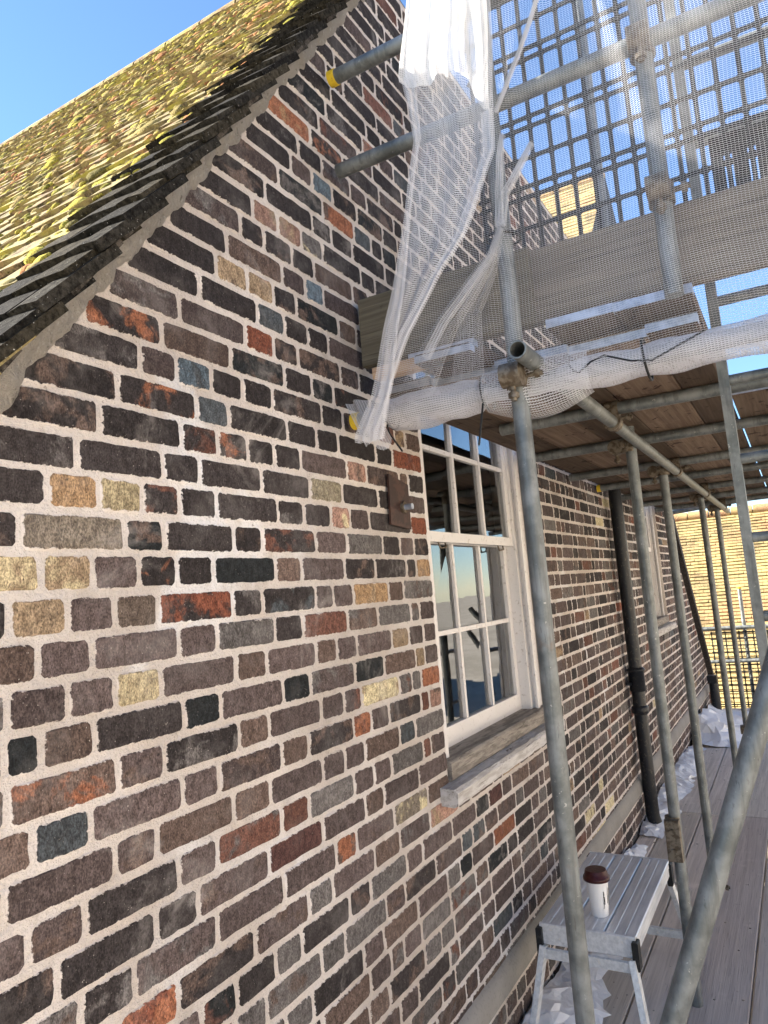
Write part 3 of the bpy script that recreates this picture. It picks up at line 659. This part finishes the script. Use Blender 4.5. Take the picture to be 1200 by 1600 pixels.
# sleeve coupler low on the second standard
MB().tube([(3.39, YS, -1.22), (3.39, YS, -1.04)], TR + .008, 18).bbox((3.335, YS - .03, -1.215), (3.375, YS + .028, -1.045), .006).build('sleeve_coupler', 'coupler_steel', stdB)
for z in (-1.17, -1.09): MB().tube([(3.34, YS, z), (3.322, YS, z)], .012, 6).build('bolt', 'coupler_steel', stdB)
led = pipe('ledger', (1.74, -.652, .597), (8.25, -.652, .585), hollow=True)
for x in (3.39, 4.40, 6.33, 7.68): coupler((x, YS, .588), (0, 0, 1), (1, 0, 0), led)
ZTR = .648
for i, x in enumerate((2.84, 3.62, 4.55, 5.30, 6.15, 7.0, 7.75)):
    tr_ = pipe('transom', (x, -.20 if i == 0 else -.02, ZTR), (x + .03, -2.0, ZTR), cap=True if i == 3 else None)
    if i in (0, 2, 4, 6): coupler((x + .01, -.652, .596), (1, 0, 0), (0, 1, 0), led)
for z in (1.772, 1.432):
    o = pipe('guard_rail', (1.965, -.028, z), (1.965, -2.1, z + .004), cap=True if z > 1.6 else None)
endt = pipe('end_transom', (1.945, -.028, .563), (1.945, -2.1, .563), cap=True)
coupler((1.985, -1.012, 1.43), (0, 0, 1), (0, 1, 0), std2)
coupler((1.985, -1.012, 1.00), (0, 0, 1), (0, 1, 0), std2); coupler((1.885, YS, .563), (0, 0, 1), (0, 1, 0), stdA)
# diagonal braces
br1 = pipe('brace', (1.60, -.52, -1.80), (1.90, -1.40, .47))
br2 = pipe('brace', (6.78, -.64, -1.36), (6.95, -1.45, -.2)); coupler((6.76, -.66, -1.33), (0, 0, 1), (0, 1, 0), br2)
coupler((4.40, YS, -1.70), (0, 0, 1), (0, 1, 0), stdC)
# outer row, seen only in the window glass
for x in (-.6, 1.2, 2.9, 4.9, 6.8): pipe('standard', (x, -2.05, -4.5), (x, -2.05, 3.0))
for z in (.58, -.72, -1.30): pipe('guard_rail', (-1.2, -2.10, z), (8.3, -2.10, z))
pipe('brace', (2.9, -2.0, -1.75), (6.8, -2.0, .6))
# far end rails
fr_ = pipe('guard_rail', (10.6, .1, -.787), (10.6, -2.2, -.775)); pipe('guard_rail', (10.6, .12, -1.225), (10.6, -2.2, -1.19), cap=True)
o = pipe('standard', (10.65, -.505, -4.5), (10.65, -.505, -.27)); MB().tube([(10.65, -.505, -.285), (10.65, -.505, -.262)], TR + .004, 14).build('end_cap', 'yellow_plastic', o)
pipe('guard_rail', (8.6, .0, .66), (8.6, -2.2, .80)); pipe('ledger', (8.25, -.30, .70), (8.25, -2.2, .70))

# ------------------------------------------------------------------ boards
def board(name, a, b, mat, lb, cat='board', group=None, hoop=(), tint=None):
    f = random.uniform(.85, 1.12); tint = tint or (f, f * random.uniform(.96, 1.0), f * random.uniform(.92, 1.0))
    m = MB(); x0, x1 = sorted((a[0], b[0])); n = 8
    m.bbox(a, b, .004, Col=(*tint, 1))
    o = m.build(name, mat, None, label=lb, cat=cat, group=group)
    for e in hoop:      # steel strip round the board end
        y0, y1 = sorted((a[1], b[1])); z0_, z1 = sorted((a[2], b[2])); s = 1 if e == x0 else -1
        MB().box((e - s * .0025, y0 - .002, z0_ + .006), (e + s * .03, y1 + .002, z1 - .006)).build('hoop_iron', 'hoop_iron', o)
    return o
# lower deck
ys = [.0, -.135, -.355, -.58, -.808, -1.03, -1.26, -1.49, -1.72, -1.95]
ordn = ['first', 'second', 'third', 'fourth', 'fifth', 'sixth', 'seventh', 'eighth', 'ninth']
for i, (ya, yb) in enumerate(zip(ys, ys[1:])):
    if i in (0,): ya = -.012
    for (xa, xb), wh in zip(((-.6, 1.35), (1.352, 5.93 + .04 * (i % 2)), (5.945 + .04 * (i % 2), 10.45)), ('behind', 'near', 'far')):
        if wh == 'behind' and i < 8: xa = -.6
        dz = random.uniform(-.004, .004)
        board('deck_board', (xa, ya - .004, -1.838 + dz), (xb, yb + .004, -1.8 + dz), 'deck_wood', f'{wh} grey scaffold deck board, {ordn[i]} out from the wall', 'deck board', 'lower deck boards', hoop=(xa, xb))
# upper deck
ue = [-.03, -.228, -.455, -.684, -.912, -1.05]
for i, (ya, yb) in enumerate(zip(ue, ue[1:])):
    for (xa, xb), wh in (((2.12 + .03 * (i % 2), 5.25), 'near'), ((5.26, 8.4), 'far')):
        board('platform_board', (xa, ya - .0012, .675), (xb, yb + .0012, .712), 'upper_wood', f'stained overhead platform board, {wh} length, {ordn[i]} out from the wall', 'platform board', 'overhead platform boards', hoop=(xa,), tint=[(.55, .52, .5), (1.25, 1.2, 1.15), (.6, .57, .54), (1.3, 1.25, 1.2), (.6, .57, .55)][i])
ue = [-1.06, -1.285, -1.51, -1.735, -1.96]
for i, (ya, yb) in enumerate(zip(ue, ue[1:])):
    for (xa, xb), wh in (((3.15, 5.6), 'near'), ((5.61, 8.4), 'far')):
        board('platform_board', (xa, ya - .0012, .675), (xb, yb + .0012, .712), 'upper_wood', f'stained overhead platform board, {wh} length, {ordn[i + 5]} out, beyond the ladder', 'platform board', 'overhead platform boards', hoop=(xa,), tint=[(.95, .92, .9), (.6, .57, .55), (1, .95, .9), (.8, .75, .7)][i])
for i, (ya, yb) in enumerate(((-.652, -.842), (-.846, -1.05))):
    board('lap_board', (2.045 + .006 * i, ya, .735), (3.3, yb, .773), 'upper_wood', ('lapped upper board with bright hoop iron end, next to the corner standard', 'lapped upper board with bright hoop iron end, nearer the ladder')[i], 'platform board', hoop=(2.045 + .006 * i,), tint=(.7, .68, .66))
board('lap_board', (2.03, -.20, .738), (3.2, -.425, .772), 'upper_wood', 'lapped upper board with blue grey hoop iron behind net, near the wall', 'platform board', hoop=(2.03,), tint=(.7, .68, .66))
board('lap_board', (1.96, -.255, .700), (2.6, -.44, .732), 'upper_wood', 'short lower lapped board with hoop iron end poking towards the net', 'platform board', hoop=(1.96,), tint=(.55, .5, .46))
m = MB().bbox((2.07, -.022, .774), (2.108, -2.05, 1.006), .005, Col=(1, 1, 1, 1)); m.build('toe_board', 'toe_wood', None, label='long weathered grey toe board on edge behind the white netting', cat='toe board')
MB().bbox((2.035, -.022, .766), (2.068, -.62, 1.004), .005, Col=(.82, .84, .76, 1)).build('toe_board', 'toe_wood', None, label='shorter greenish toe board butting against the brick wall', cat='toe board')
MB().bbox((1.985, -.085, .700), (2.03, -.36, .738), .003, Col=(1, 1, 1, 1)).build('timber_batten', 'fresh_wood', None, label='short fresh pale timber batten behind the netting by the wall', cat='batten')

# ------------------------------------------------------------------ brick guards (black plastic mesh)
def guard(x, ya, yb, zs_, pit, lb, bar=.018, solid=False):
    o = None; e = empty('brick_guard', (x, (ya + yb) / 2, zs_[0]), label=lb, cat='mesh guard')
    n = int(round(abs(yb - ya) / pit)); m = MB()
    for k in range(n + 1):
        y = ya + (yb - ya) * k / n; m.bar((x, y, zs_[0]), (x, y, zs_[-1]), bar, .006, up=(1, 0, 0))
    m.build('upright', 'black_plastic', e, kind='stuff')
    m = MB()
    for z in zs_: m.bar((x - .004, ya, z), (x - .004, yb, z), .006, bar * (1.3 if z in (zs_[0], zs_[-1]) else 1), up=(0, 0, 1))
    for z in zs_:       # webs that round off the cell corners
        for k in range(n + 1):
            y = ya + (yb - ya) * k / n; r2 = bar * 1.5
            m.add([(x - .002, y - r2, z), (x - .002, y, z - r2), (x - .002, y + r2, z), (x - .002, y, z + r2)], [(0, 1, 2, 3)])
    m.build('crossbar', 'black_plastic', e, kind='stuff')
    return e
zz = [1.01]
for k in range(40):
    zz.append(zz[-1] + (.092, .100, .034)[k % 3])
    if zz[-1] > 2.25: break
guard(2.125, -.47, -1.886, zz, .060, 'black plastic brick guard mesh against the sky above toe board', .0125)
# panel offset behind, its lower part nearly closed
e = empty('slotted_guard', (2.16, -1.4, .98), label='dark solid plastic guard panel with narrow slots, right of mesh', cat='guard panel')
m = MB(); m.box((2.155, -1.135, .97), (2.162, -1.9, 1.035)).box((2.155, -1.135, 1.145), (2.162, -1.9, 1.205))
yy = -1.135
for wd, gp in ((.032, .022), (.038, .022), (.05, .02), (.05, .02), (.05, .02), (.05, .02), (.05, .02), (.05, .02), (.05, .02), (.05, .02)):
    m.box((2.155, yy, 1.035), (2.162, yy - wd, 1.145)); yy -= wd + gp
m.build('panel', 'black_plastic', e)
guard(10.62, -.1, -2.1, [-1.95 + .085 * k for k in range(14)], .085, 'black mesh guard at far end of the deck under the rails', .014)

# ------------------------------------------------------------------ ladder
lad = empty('ladder', (2.83, -1.25, -1.8), label='grey steel ladder rising through the platform at the right edge', cat='ladder')
lx = lambda z: 2.582 - .137 * z
for y in (-1.075, -1.455): MB().bar((lx(-1.8), y, -1.8), (lx(2.0), y, 2.0), .030, .052, up=(1, 0, .14)).build('stile', 'galvanised', lad)
for k in range(15):
    z = -1.66 + k * .25; MB().tube([(lx(z), -1.09, z), (lx(z), -1.44, z)], .0165, 12).build('rung', 'galvanised', lad)

# ------------------------------------------------------------------ debris netting
net = empty('debris_netting', (1.85, -.9, .5), label='white debris netting draped over the scaffold end rails', cat='netting')
LE = [(.471, -.123), (.585, -.189), (.858, -.28), (1.076, -.343), (1.297, -.396), (1.489, -.376), (1.756, -.43), (1.871, -.452), (2.4, -.50)]
RE = [(.446, -.209), (.61, -.257), (.746, -.333), (.873, -.427), (.975, -.527), (1.184, -.63), (1.315, -.638), (1.635, -.662), (1.748, -.674), (2.4, -.70)]
HEM = [(-.70, 1.27), (-.622, 1.283), (-.596, 1.333), (-.58, 1.398), (-.535, 1.448), (-.483, 1.432), (-.431, 1.434), (-.376, 1.489), (-.2, 1.50)]
def sheet_x(y, z):
    x = 1.835 + .016 * nz(y * 3.1, z * 1.4, 1) + .008 * math.sin(y * 17 + z * 5) * (.4 + .6 * abs(nz(y * 2, z * 2, 6)))
    x += .045 * max(0, 1 - (z - .56) / .16) ** 2 if z > .56 else .045
    for (ay, az), (by, bz) in (((-.62, .96), (-.43, .74)), ((-.62, .96), (-.50, .56)), ((-.80, 1.62), (-.64, 1.30)), ((-1.02, 1.15), (-.92, 1.62)), ((-.93, .60), (-.93, .70))):
        d_ = Vector((by - ay, bz - az)); L = d_.length; d_ /= L; t_ = max(0, min(L, (Vector((y - ay, z - az))).dot(d_)))
        w = (Vector((y - ay, z - az)) - d_ * t_).length
        x -= .018 * math.exp(-(w / .018) ** 2)
    return x
P = []; U = []
nu, nv = 110, 120
for i in range(nv + 1):
    z = .535 + (2.3 - .535) * i / nv; ya = lerp_curve(LE, z); row = []; ru = []
    for j in range(nu + 1):
        y = ya + (-2.0 - ya) * j / nu; zz_ = z
        if i < 6: zz_ = z - (6 - i) / 6 * (.035 * math.exp(-((y + .62) / .10) ** 2))
        row.append((sheet_x(y, z), y, zz_)); ru.append((-y + .02 * nz(y * 3, z * 3, 0), z + .03 * nz(y * 2.3, z * 1.1, 3)))
    P.append(row); U.append(ru)
MB().grid(P, U).build('net_sheet', 'netting', net)
def strip(name, mat, lo, hi, z0_, z1, x0, amp, fold, nu=40, nv=90, bottom=None, sweep=0.):
    P = []; U = []
    for i in range(nv + 1):
        row = []; ru = []
        for j in range(nu + 1):
            s_ = j / nu; z = z0_ + (z1 - z0_) * i / nv
            ya, yb = lerp_curve(lo, z), lerp_curve(hi, z); y = ya + (yb - ya) * s_
            if bottom:
                zb_ = lerp_curve(bottom, y); z = zb_ + (z1 - zb_) * i / nv; ya, yb = lerp_curve(lo, z), lerp_curve(hi, z); y = ya + (yb - ya) * s_
            x = x0 + amp * math.sin(s_ * fold * 2 * math.pi + 2 * nz(z * 2, 0, 3)) * (.5 + .5 * nz(s_ * 3, z * 2, 8)) + .012 * nz(y * 6, z * 5, 2)
            row.append((x, y, z + .006 * nz(y * 20, z * 3, 5))); ru.append((s_ * .42, z + .02 * nz(s_ * 5, z * 3, 1)))
        P.append(row); U.append(ru)
    return MB().grid(P, U).build(name, mat, net)
strip('folded_edge', 'netting_fold', LE, RE, .452, 2.3, 1.80, .014, 3)
strip('gathered_hem', 'netting_dense', LE, RE, 1.28, 2.3, 1.765, .020, 4, bottom=HEM)
LE2 = [(z, y - .012) for z, y in LE]; LE3 = [(z, y - .05 - .03 * math.sin(z * 4)) for z, y in LE]
strip('folded_edge', 'netting_fold', LE, LE3, .452, 1.5, 1.785, .012, 2, nu=16)
RE2 = [(z, y + .035) for z, y in RE]; strip('folded_edge', 'netting_fold', RE2, RE, .452, 1.3, 1.79, .010, 1, nu=10)
# gathered folds running to the tie on the corner standard
def ribbon(pts, w0, w1, mat='netting_fold', x=1.80):
    P = []; U = []; n = 30; k = 9
    for i in range(n + 1):
        s_ = i / n; f = s_ * (len(pts) - 1); a = min(int(f), len(pts) - 2); c0 = Vector(pts[a]).lerp(Vector(pts[a + 1]), f - a); d_ = (Vector(pts[a + 1]) - Vector(pts[a])).normalized(); sd = Vector((-d_.y, d_.x)); w = w0 + (w1 - w0) * s_
        row = []; ru = []
        for j in range(k + 1):
            q_ = c0 + sd * (w * (j / k - .5)); row.append((x + .010 * math.sin(j * 2.1 + 3 * s_), q_.x, q_.y)); ru.append((j / k * .12, s_ * .5))
        P.append(row); U.append(ru)
    return MB().grid(P, U).build('gathered_fold', mat, net)
ribbon([(-.62, .965), (-.595, .90), (-.521, .827), (-.436, .745), (-.38, .665), (-.33, .58)], .018, .11, mat='netting', x=1.806)
ribbon([(-.62, .965), (-.59, .90), (-.512, .83), (-.425, .75), (-.36, .66)], .012, .03, x=1.808)
ribbon([(-.62, .965), (-.57, .86), (-.50, .76), (-.478, .56)], .018, .10, mat='netting', x=1.815)
ribbon([(-.62, .97), (-.64, 1.06), (-.69, 1.12), (-.73, 1.17)], .03, .012, x=1.81)
ribbon([(-.62, .97), (-.625, 1.05), (-.64, 1.16), (-.655, 1.22)], .028, .012, x=1.80)
ribbon([(-.64, 1.30), (-.72, 1.44), (-.80, 1.60), (-.86, 1.76)], .012, .006, x=1.812)
# netting rolled round the bottom rail
def wrap(ya, yb, r0, sd, n=60):
    P = []; U = []; k = 20
    for i in range(n + 1):
        y = ya + (yb - ya) * i / n; row = []; ru = []
        en = min(1, min(i, n - i) / 3); rr_ = (r0 * (1 + .28 * nz(y * 5, sd, 0))) * (.72 + .28 * en)
        for j in range(k + 1):
            an = 2 * math.pi * j / k
            R = rr_ * (1 + .22 * nz(y * 9, 1.4 * math.cos(an) + sd, 1.4 * math.sin(an)) + .07 * math.sin(an * 2 + y * 34 + 3 * nz(y * 7, sd, 2)))
            row.append((1.945 + R * math.cos(an), y, .560 - .006 + R * math.sin(an) * 1.08)); ru.append((y, j / k * .28))
        P.append(row); U.append(ru)
    return MB().grid(P, U).build('rolled_net', 'netting_wrap', net)
wrap(-.155, -.475, .046, 3.3); wrap(-.70, -2.05, .040, 9.1); wrap(-.475, -.70, .029, 5.5)
# hanging tail at the wall end and swag under the corner
P = []; U = []
for i in range(25):
    s_ = i / 24; row = []; ru = []
    for j in range(11):
        w = j / 10; row.append((1.86 + .02 * math.sin(w * 9) - .03 * s_, -.10 - .085 * w - .03 * s_ + .05 * (1 - s_), .60 - .155 * s_ + .02 * math.sin(w * 7) * s_)); ru.append((w * .14, s_ * .25))
    P.append(row); U.append(ru)
MB().grid(P, U).build('net_tail', 'netting_fold', net)
P = []; U = []
for i in range(31):
    y = -.49 - .30 * i / 30; row = []; ru = []; sg = math.sin(math.pi * i / 30)
    for j in range(15):
        an = math.pi * (.45 + 1.1 * j / 14); R = .05 + .030 * sg * max(0, -math.sin(an)) + .008 * sg
        row.append((1.93 + R * math.cos(an), y, .555 + R * math.sin(an) * 1.15)); ru.append((y, j / 14 * .2))
    P.append(row); U.append(ru)
MB().grid(P, U).build('net_swag', 'netting_fold', net)
# cable ties and cord
def ring(y, z, r, x=1.945, tail=None):
    pts = [(x + r * math.cos(a), y + .004 * math.sin(a), z + r * math.sin(a)) for a in [2 * math.pi * k / 16 for k in range(17)]]
    m_ = MB().tube(pts, .0035, 6)
    if tail: m_.tube(tail, .003, 6)
    m_.build('cable_tie', 'black_plastic', net)
ring(-.485, .556, .052, tail=[(1.90, -.485, .52), (1.885, -.482, .47), (1.89, -.465, .40)])
ring(-.165, .556, .045, tail=[(1.91, -.165, .52), (1.90, -.175, .49), (1.89, -.22, .425)])
ring(-.930, .556, .056)
MB().tube([(1.885 + .048 * math.cos(a), YS + .048 * math.sin(a), .972 + .006 * math.sin(a)) for a in [2 * math.pi * k / 16 for k in range(17)]], .004, 6).build('cable_tie', 'black_plastic', net)
MB().tube([(1.893, -.70, .585), (1.892, -.735, .583), (1.890, -.752, .552), (1.890, -.765, .545), (1.889, -.80, .567), (1.888, -.835, .575), (1.888, -.90, .545), (1.888, -.95, .535), (1.889, -1.02, .560), (1.892, -1.08, .582)], .0028, 6).build('cord', 'black_plastic', net)

# ------------------------------------------------------------------ hop-up work bench and cup
bn_ = empty('work_platform', (3.25, -.33, -1.8), label='folding aluminium step-up work platform standing on the deck', cat='work platform')
ZT_ = -1.32
for ya, yb in ((-.150, -.272), (-.276, -.396), (-.400, -.515)):
    m_ = MB(); P = []
    prof = [(0, -.03), (0, -.005), (.03, -.001), (.30, 0), (.31, -.0015), (.36, -.0015), (.37, 0), (.64, 0), (.65, -.0015), (.70, -.0015), (.71, 0), (.97, -.001), (1, -.005), (1, -.03)]
    for t_, dz in prof: P.append([(x, ya + (yb - ya) * t_, ZT_ + dz) for x in (2.862, 3.64)])
    m_.grid(P, smooth=False); m_.build('plank', 'aluminium', bn_)
MB().bbox((2.845, -.150, -1.395), (2.862, -.513, -1.318), .004).build('end_rail', 'aluminium', bn_); MB().bbox((3.64, -.150, -1.395), (3.655, -.513, -1.318), .004).build('end_rail', 'aluminium', bn_)
MB().box((2.866, -.1525, -1.385), (3.636, -.158, -1.352)).build('side_rail', 'aluminium', bn_); MB().box((2.866, -.508, -1.385), (3.636, -.513, -1.352)).build('side_rail', 'aluminium', bn_)
for x, sx in ((2.85, -1), (3.65, 1)):
    for y, sy in ((-.150, 1), (-.513, -1)):
        MB().bbox((x - .022, y - .012, -1.43), (x + .018, y + .012, -1.33), .004).build('hinge', 'black_plastic', bn_)
        top = Vector((x + sx * .012, y - sy * .014, -1.395)); bot = Vector((x + sx * .115, y + sy * .05, -1.775))
        MB().bar(top, bot, .042, .022, up=(0, 1, 0)).build('leg', 'aluminium', bn_)
        MB().box((bot.x - .03, bot.y - .018, -1.80), (bot.x + .03, bot.y + .018, -1.762)).build('foot', 'black_plastic', bn_)
    xa = x + sx * .022; MB().box((xa - .008, -.170, -1.435), (xa + .008, -.493, -1.400)).build('crossbar', 'aluminium', bn_)
    xb = x + sx * .085; MB().box((xb - .01, -.135, -1.70), (xb + .01, -.53, -1.665)).build('crossbar', 'aluminium', bn_)
cup = empty('paper_cup', (2.995, -.353, ZT_ + .001), label='white takeaway coffee cup with dark brown lid on platform', cat='cup')
cx, cy, cz = 2.995, -.353, ZT_ + .001
MB().tube([(cx, cy, cz), (cx, cy, cz + .004), (cx, cy, cz + .135)], [.031, .032, .044], 28).build('cup_body', 'cup_paper', cup)
MB().tube([(cx, cy, cz + .132), (cx, cy, cz + .134), (cx, cy, cz + .147), (cx, cy, cz + .150), (cx, cy, cz + .166), (cx, cy, cz + .172)], [.046, .052, .052, .047, .043, .040], 28).build('lid', 'lid_plastic', cup)
for an, hh in ((3.95, .05), (4.05, .028), (4.95, .05), (5.05, .03), (4.5, .06)):   # small printed marks
    rr_ = .0383; p = [(cx + (rr_ + .0035 * (z_ - .06) / .05) * math.cos(an), cy + (rr_ + .0035 * (z_ - .06) / .05) * math.sin(an), cz + z_) for z_ in (.05, .05 + hh)]
    MB().tube(p, .0011, 6).build('printed_mark', 'cup_print', cup)

# mortar droppings and grit on the deck
m_ = MB(); rr = random.Random(11)
for k in range(420):
    x = rr.uniform(1.5, 10); y = -.02 - 1.3 * rr.random() ** 1.8; R = rr.uniform(.0015, .006) * (1.8 if rr.random() < .08 else 1); ph = rr.random() * 40
    vs = [(x + v.x * R * (1 + .5 * nz(v.x + ph, v.y, v.z)), y + v.y * R * (1 + .5 * nz(v.x, v.y + ph, v.z)), -1.795 + v.z * R * .4) for v in IV]
    m_.add(vs, IF)
m_.build('mortar_droppings', 'verge_mortar', None, label='grit and mortar droppings scattered over the deck boards', cat='debris', kind='stuff')

for a0, sg in ((3.75, 1), (5.25, -1)):
    for k in range(3):
        pts = []
        for q in range(7):
            th_ = math.pi * q / 6; an = a0 + sg * (.12 + .10 * math.sin(th_)); z_ = .045 + .022 * k + .010 * math.cos(th_); R2 = .0335 + z_ * .0905 / 1. + .0006
            pts.append((cx + R2 * math.cos(an), cy + R2 * math.sin(an), cz + z_))
        MB().tube(pts, .0009, 5).build('printed_mark', 'cup_print', cup)
# ------------------------------------------------------------------ crumpled plastic sheeting
def crumple(lb, x0, x1, ya, yb, hgt, sd, zb=-1.796, cell=.045):
    rr = random.Random(int(sd * 10)); nx = max(8, int((x1 - x0) / cell)); ny = max(5, int(abs(yb - ya) / cell * 1.3)); P = []
    for i in range(nx + 1):
        s_ = i / nx; x = x0 + (x1 - x0) * s_; row = []
        w1 = yb + .06 * nz(x * 3, sd, 0) + .03 * nz(x * 11, sd, 0)
        for j in range(ny + 1):
            t_ = j / ny; y = ya + (w1 - ya) * t_
            env = min(1, 6 * s_, 6 * (1 - s_)) * (1 - t_ ** 1.6)
            h = hgt * env * (.55 + .75 * nz(x * 2.4, y * 2, sd)) + .030 * min(1, 3 * (1 - t_)) * max(0, nz(x * 7 + y * 4, y * 9 - x * 2, sd + 3)) + rr.uniform(0, .018) * min(1, 2.5 * (1 - t_))
            row.append(Vector((x + rr.uniform(-.4, .4) * cell, y + rr.uniform(-.35, .35) * cell * (0 if j == 0 else 1), zb + max(.002, h))))
        P.append(row)
    m = MB(); w = ny + 1; fs = []
    for i in range(nx):
        for j in range(ny):
            a, b, c_, d_ = i * w + j, i * w + j + 1, (i + 1) * w + j + 1, (i + 1) * w + j
            fs += [(a, b, c_), (a, c_, d_)] if rr.random() < .5 else [(a, b, d_), (b, c_, d_)]
    m.add([p for r in P for p in r], fs)
    return m.build('plastic_sheet', 'plastic_sheet', None, label=lb, cat='plastic sheet', group='plastic sheets along the foot of the wall')
crumple('crumpled white plastic sheet along wall foot beyond the downpipe', 5.35, 8.1, -.015, -.20, .09, 1.3)
crumple('heaped white plastic sheet at the far end of the deck', 8.15, 10.2, -.05, -.50, .30, 5.1, cell=.075)
crumple('white plastic sheet in shadow under the work platform', 2.45, 3.72, -.02, -.26, .07, 8.8)
crumple('thin white plastic roll between work platform and downpipe', 3.95, 5.15, -.03, -.13, .08, 12.4)

# ------------------------------------------------------------------ neighbouring roofs
def far_house(name, lb, xe, ze, xr, zr_, ya, yb, gauge, tw, seed, ridge=True):
    e = empty(name, ((xe + xr) / 2, (ya + yb) / 2, -4.6), label=lb, cat='house')
    MB().box((xe + .4, ya + .15, -4.6), (2 * xr - xe - .4, yb - .15, ze + .3)).build('wall', 'far_brick', e)
    uu = Vector((xr - xe, 0, zr_ - ze)); L = uu.length; uu /= L; nn = Vector((-uu.z, 0, uu.x)); m_ = MB(); rr = random.Random(seed)
    for i in range(int(L / gauge) + 1):
        b0 = Vector((xe, 0, ze)) + uu * (gauge * i); y = ya - (i % 2) * tw / 2; sag = .02 * nz(i * .3, seed, 0)
        while y < yb:
            y1 = min(y + tw * .97, yb); dz = rr.uniform(-.006, .01); c_ = rr.choice(((.27, .21, .11), (.30, .235, .12), (.25, .185, .10), (.32, .25, .12), (.24, .19, .10))); f = rr.uniform(.88, 1.12)
            p = [b0 + nn * (.030 + dz + sag) + Vector((0, max(y, ya), 0)), b0 + nn * (.030 + dz + sag) + Vector((0, y1, 0)), b0 + uu * (gauge * 1.15) + nn * (.006 + sag) + Vector((0, y1, 0)), b0 + uu * (gauge * 1.15) + nn * (.006 + sag) + Vector((0, max(y, ya), 0))]
            lo_ = [p[0] - nn * .03, p[1] - nn * .03]
            m_.add(p + lo_, [(0, 1, 2, 3), (4, 5, 1, 0)], Col=(*[v * f for v in c_], 1)); y += tw
    rf_ = MB(); A = Vector((xe, ya, ze)); B = Vector((xr, ya, zr_)); C_ = Vector((2 * xr - xe, ya, ze)); off = Vector((0, yb - ya, 0))
    rf_.add([A, B, B + off, A + off], [(0, 1, 2, 3)]).add([B, C_, C_ + off, B + off], [(0, 1, 2, 3)]).add([A, C_, B], [(0, 1, 2)]).add([A + off, B + off, C_ + off], [(0, 1, 2)])
    ro = rf_.build('roof', 'dark_wood', e)
    m_.build('roof_tiles', 'gold_tile', ro, kind='stuff')
    m_ = MB(); y = ya
    while y < yb: m_.tube([(xr, y, zr_ + .02), (xr, min(yb, y + .43), zr_ + .03)], .11, 8, Col=(.35, .2, .12, 1)); y += .45
    m_.build('ridge_tiles', 'gold_tile', ro, kind='stuff')
    return e
far_house('neighbour_house', 'neighbouring house with sunlit golden lichen covered tile roof', 14.3, -2.6, 18, 1.22, -3.2, 7, .092, .17, 3)
far_house('tall_house', 'tall house behind with small sunlit roof showing through netting', 21.5, 9.9, 26, 14.5, 3.05, 9, .3, .3, 8)
# unseen terrace across the yard, added to bounce sunlight onto the wall
def bounce_terrace(lb, xc, yc, w, d_, h, rh, wm='far_brick'):
    e = empty('bounce_terrace', (xc, yc, -4.6), label=lb, cat='house')
    MB().box((xc - w / 2, yc - d_ / 2, -4.6), (xc + w / 2, yc + d_ / 2, -4.6 + h)).build('wall', wm, e)
    z = -4.6 + h; m_ = MB().add([(xc - w / 2 - .3, yc - d_ / 2 - .3, z), (xc + w / 2 + .3, yc - d_ / 2 - .3, z), (xc + w / 2 + .3, yc + d_ / 2 + .3, z), (xc - w / 2 - .3, yc + d_ / 2 + .3, z), (xc - w / 2 - .3, yc, z + rh), (xc + w / 2 + .3, yc, z + rh)], [(3, 2, 5, 4), (1, 0, 4, 5), (0, 3, 4), (2, 1, 5)], Col=(.22, .15, .10, 1))
    m_.build('roof', 'gold_tile', e)
    for k in range(int(w // 2.5)):
        x = xc - w / 2 + 1.2 + k * 2.5; MB().box((x, yc + d_ / 2 - .02, -4.6 + h * .35), (x + 1, yc + d_ / 2 + .04, -4.6 + h * .75)).build('window', 'black_iron', e)
bounce_terrace('long unseen cream terrace across the yard, added to bounce light', 5, -15.5, 34, 8, 6.6, 3.2, 'bounce_render')
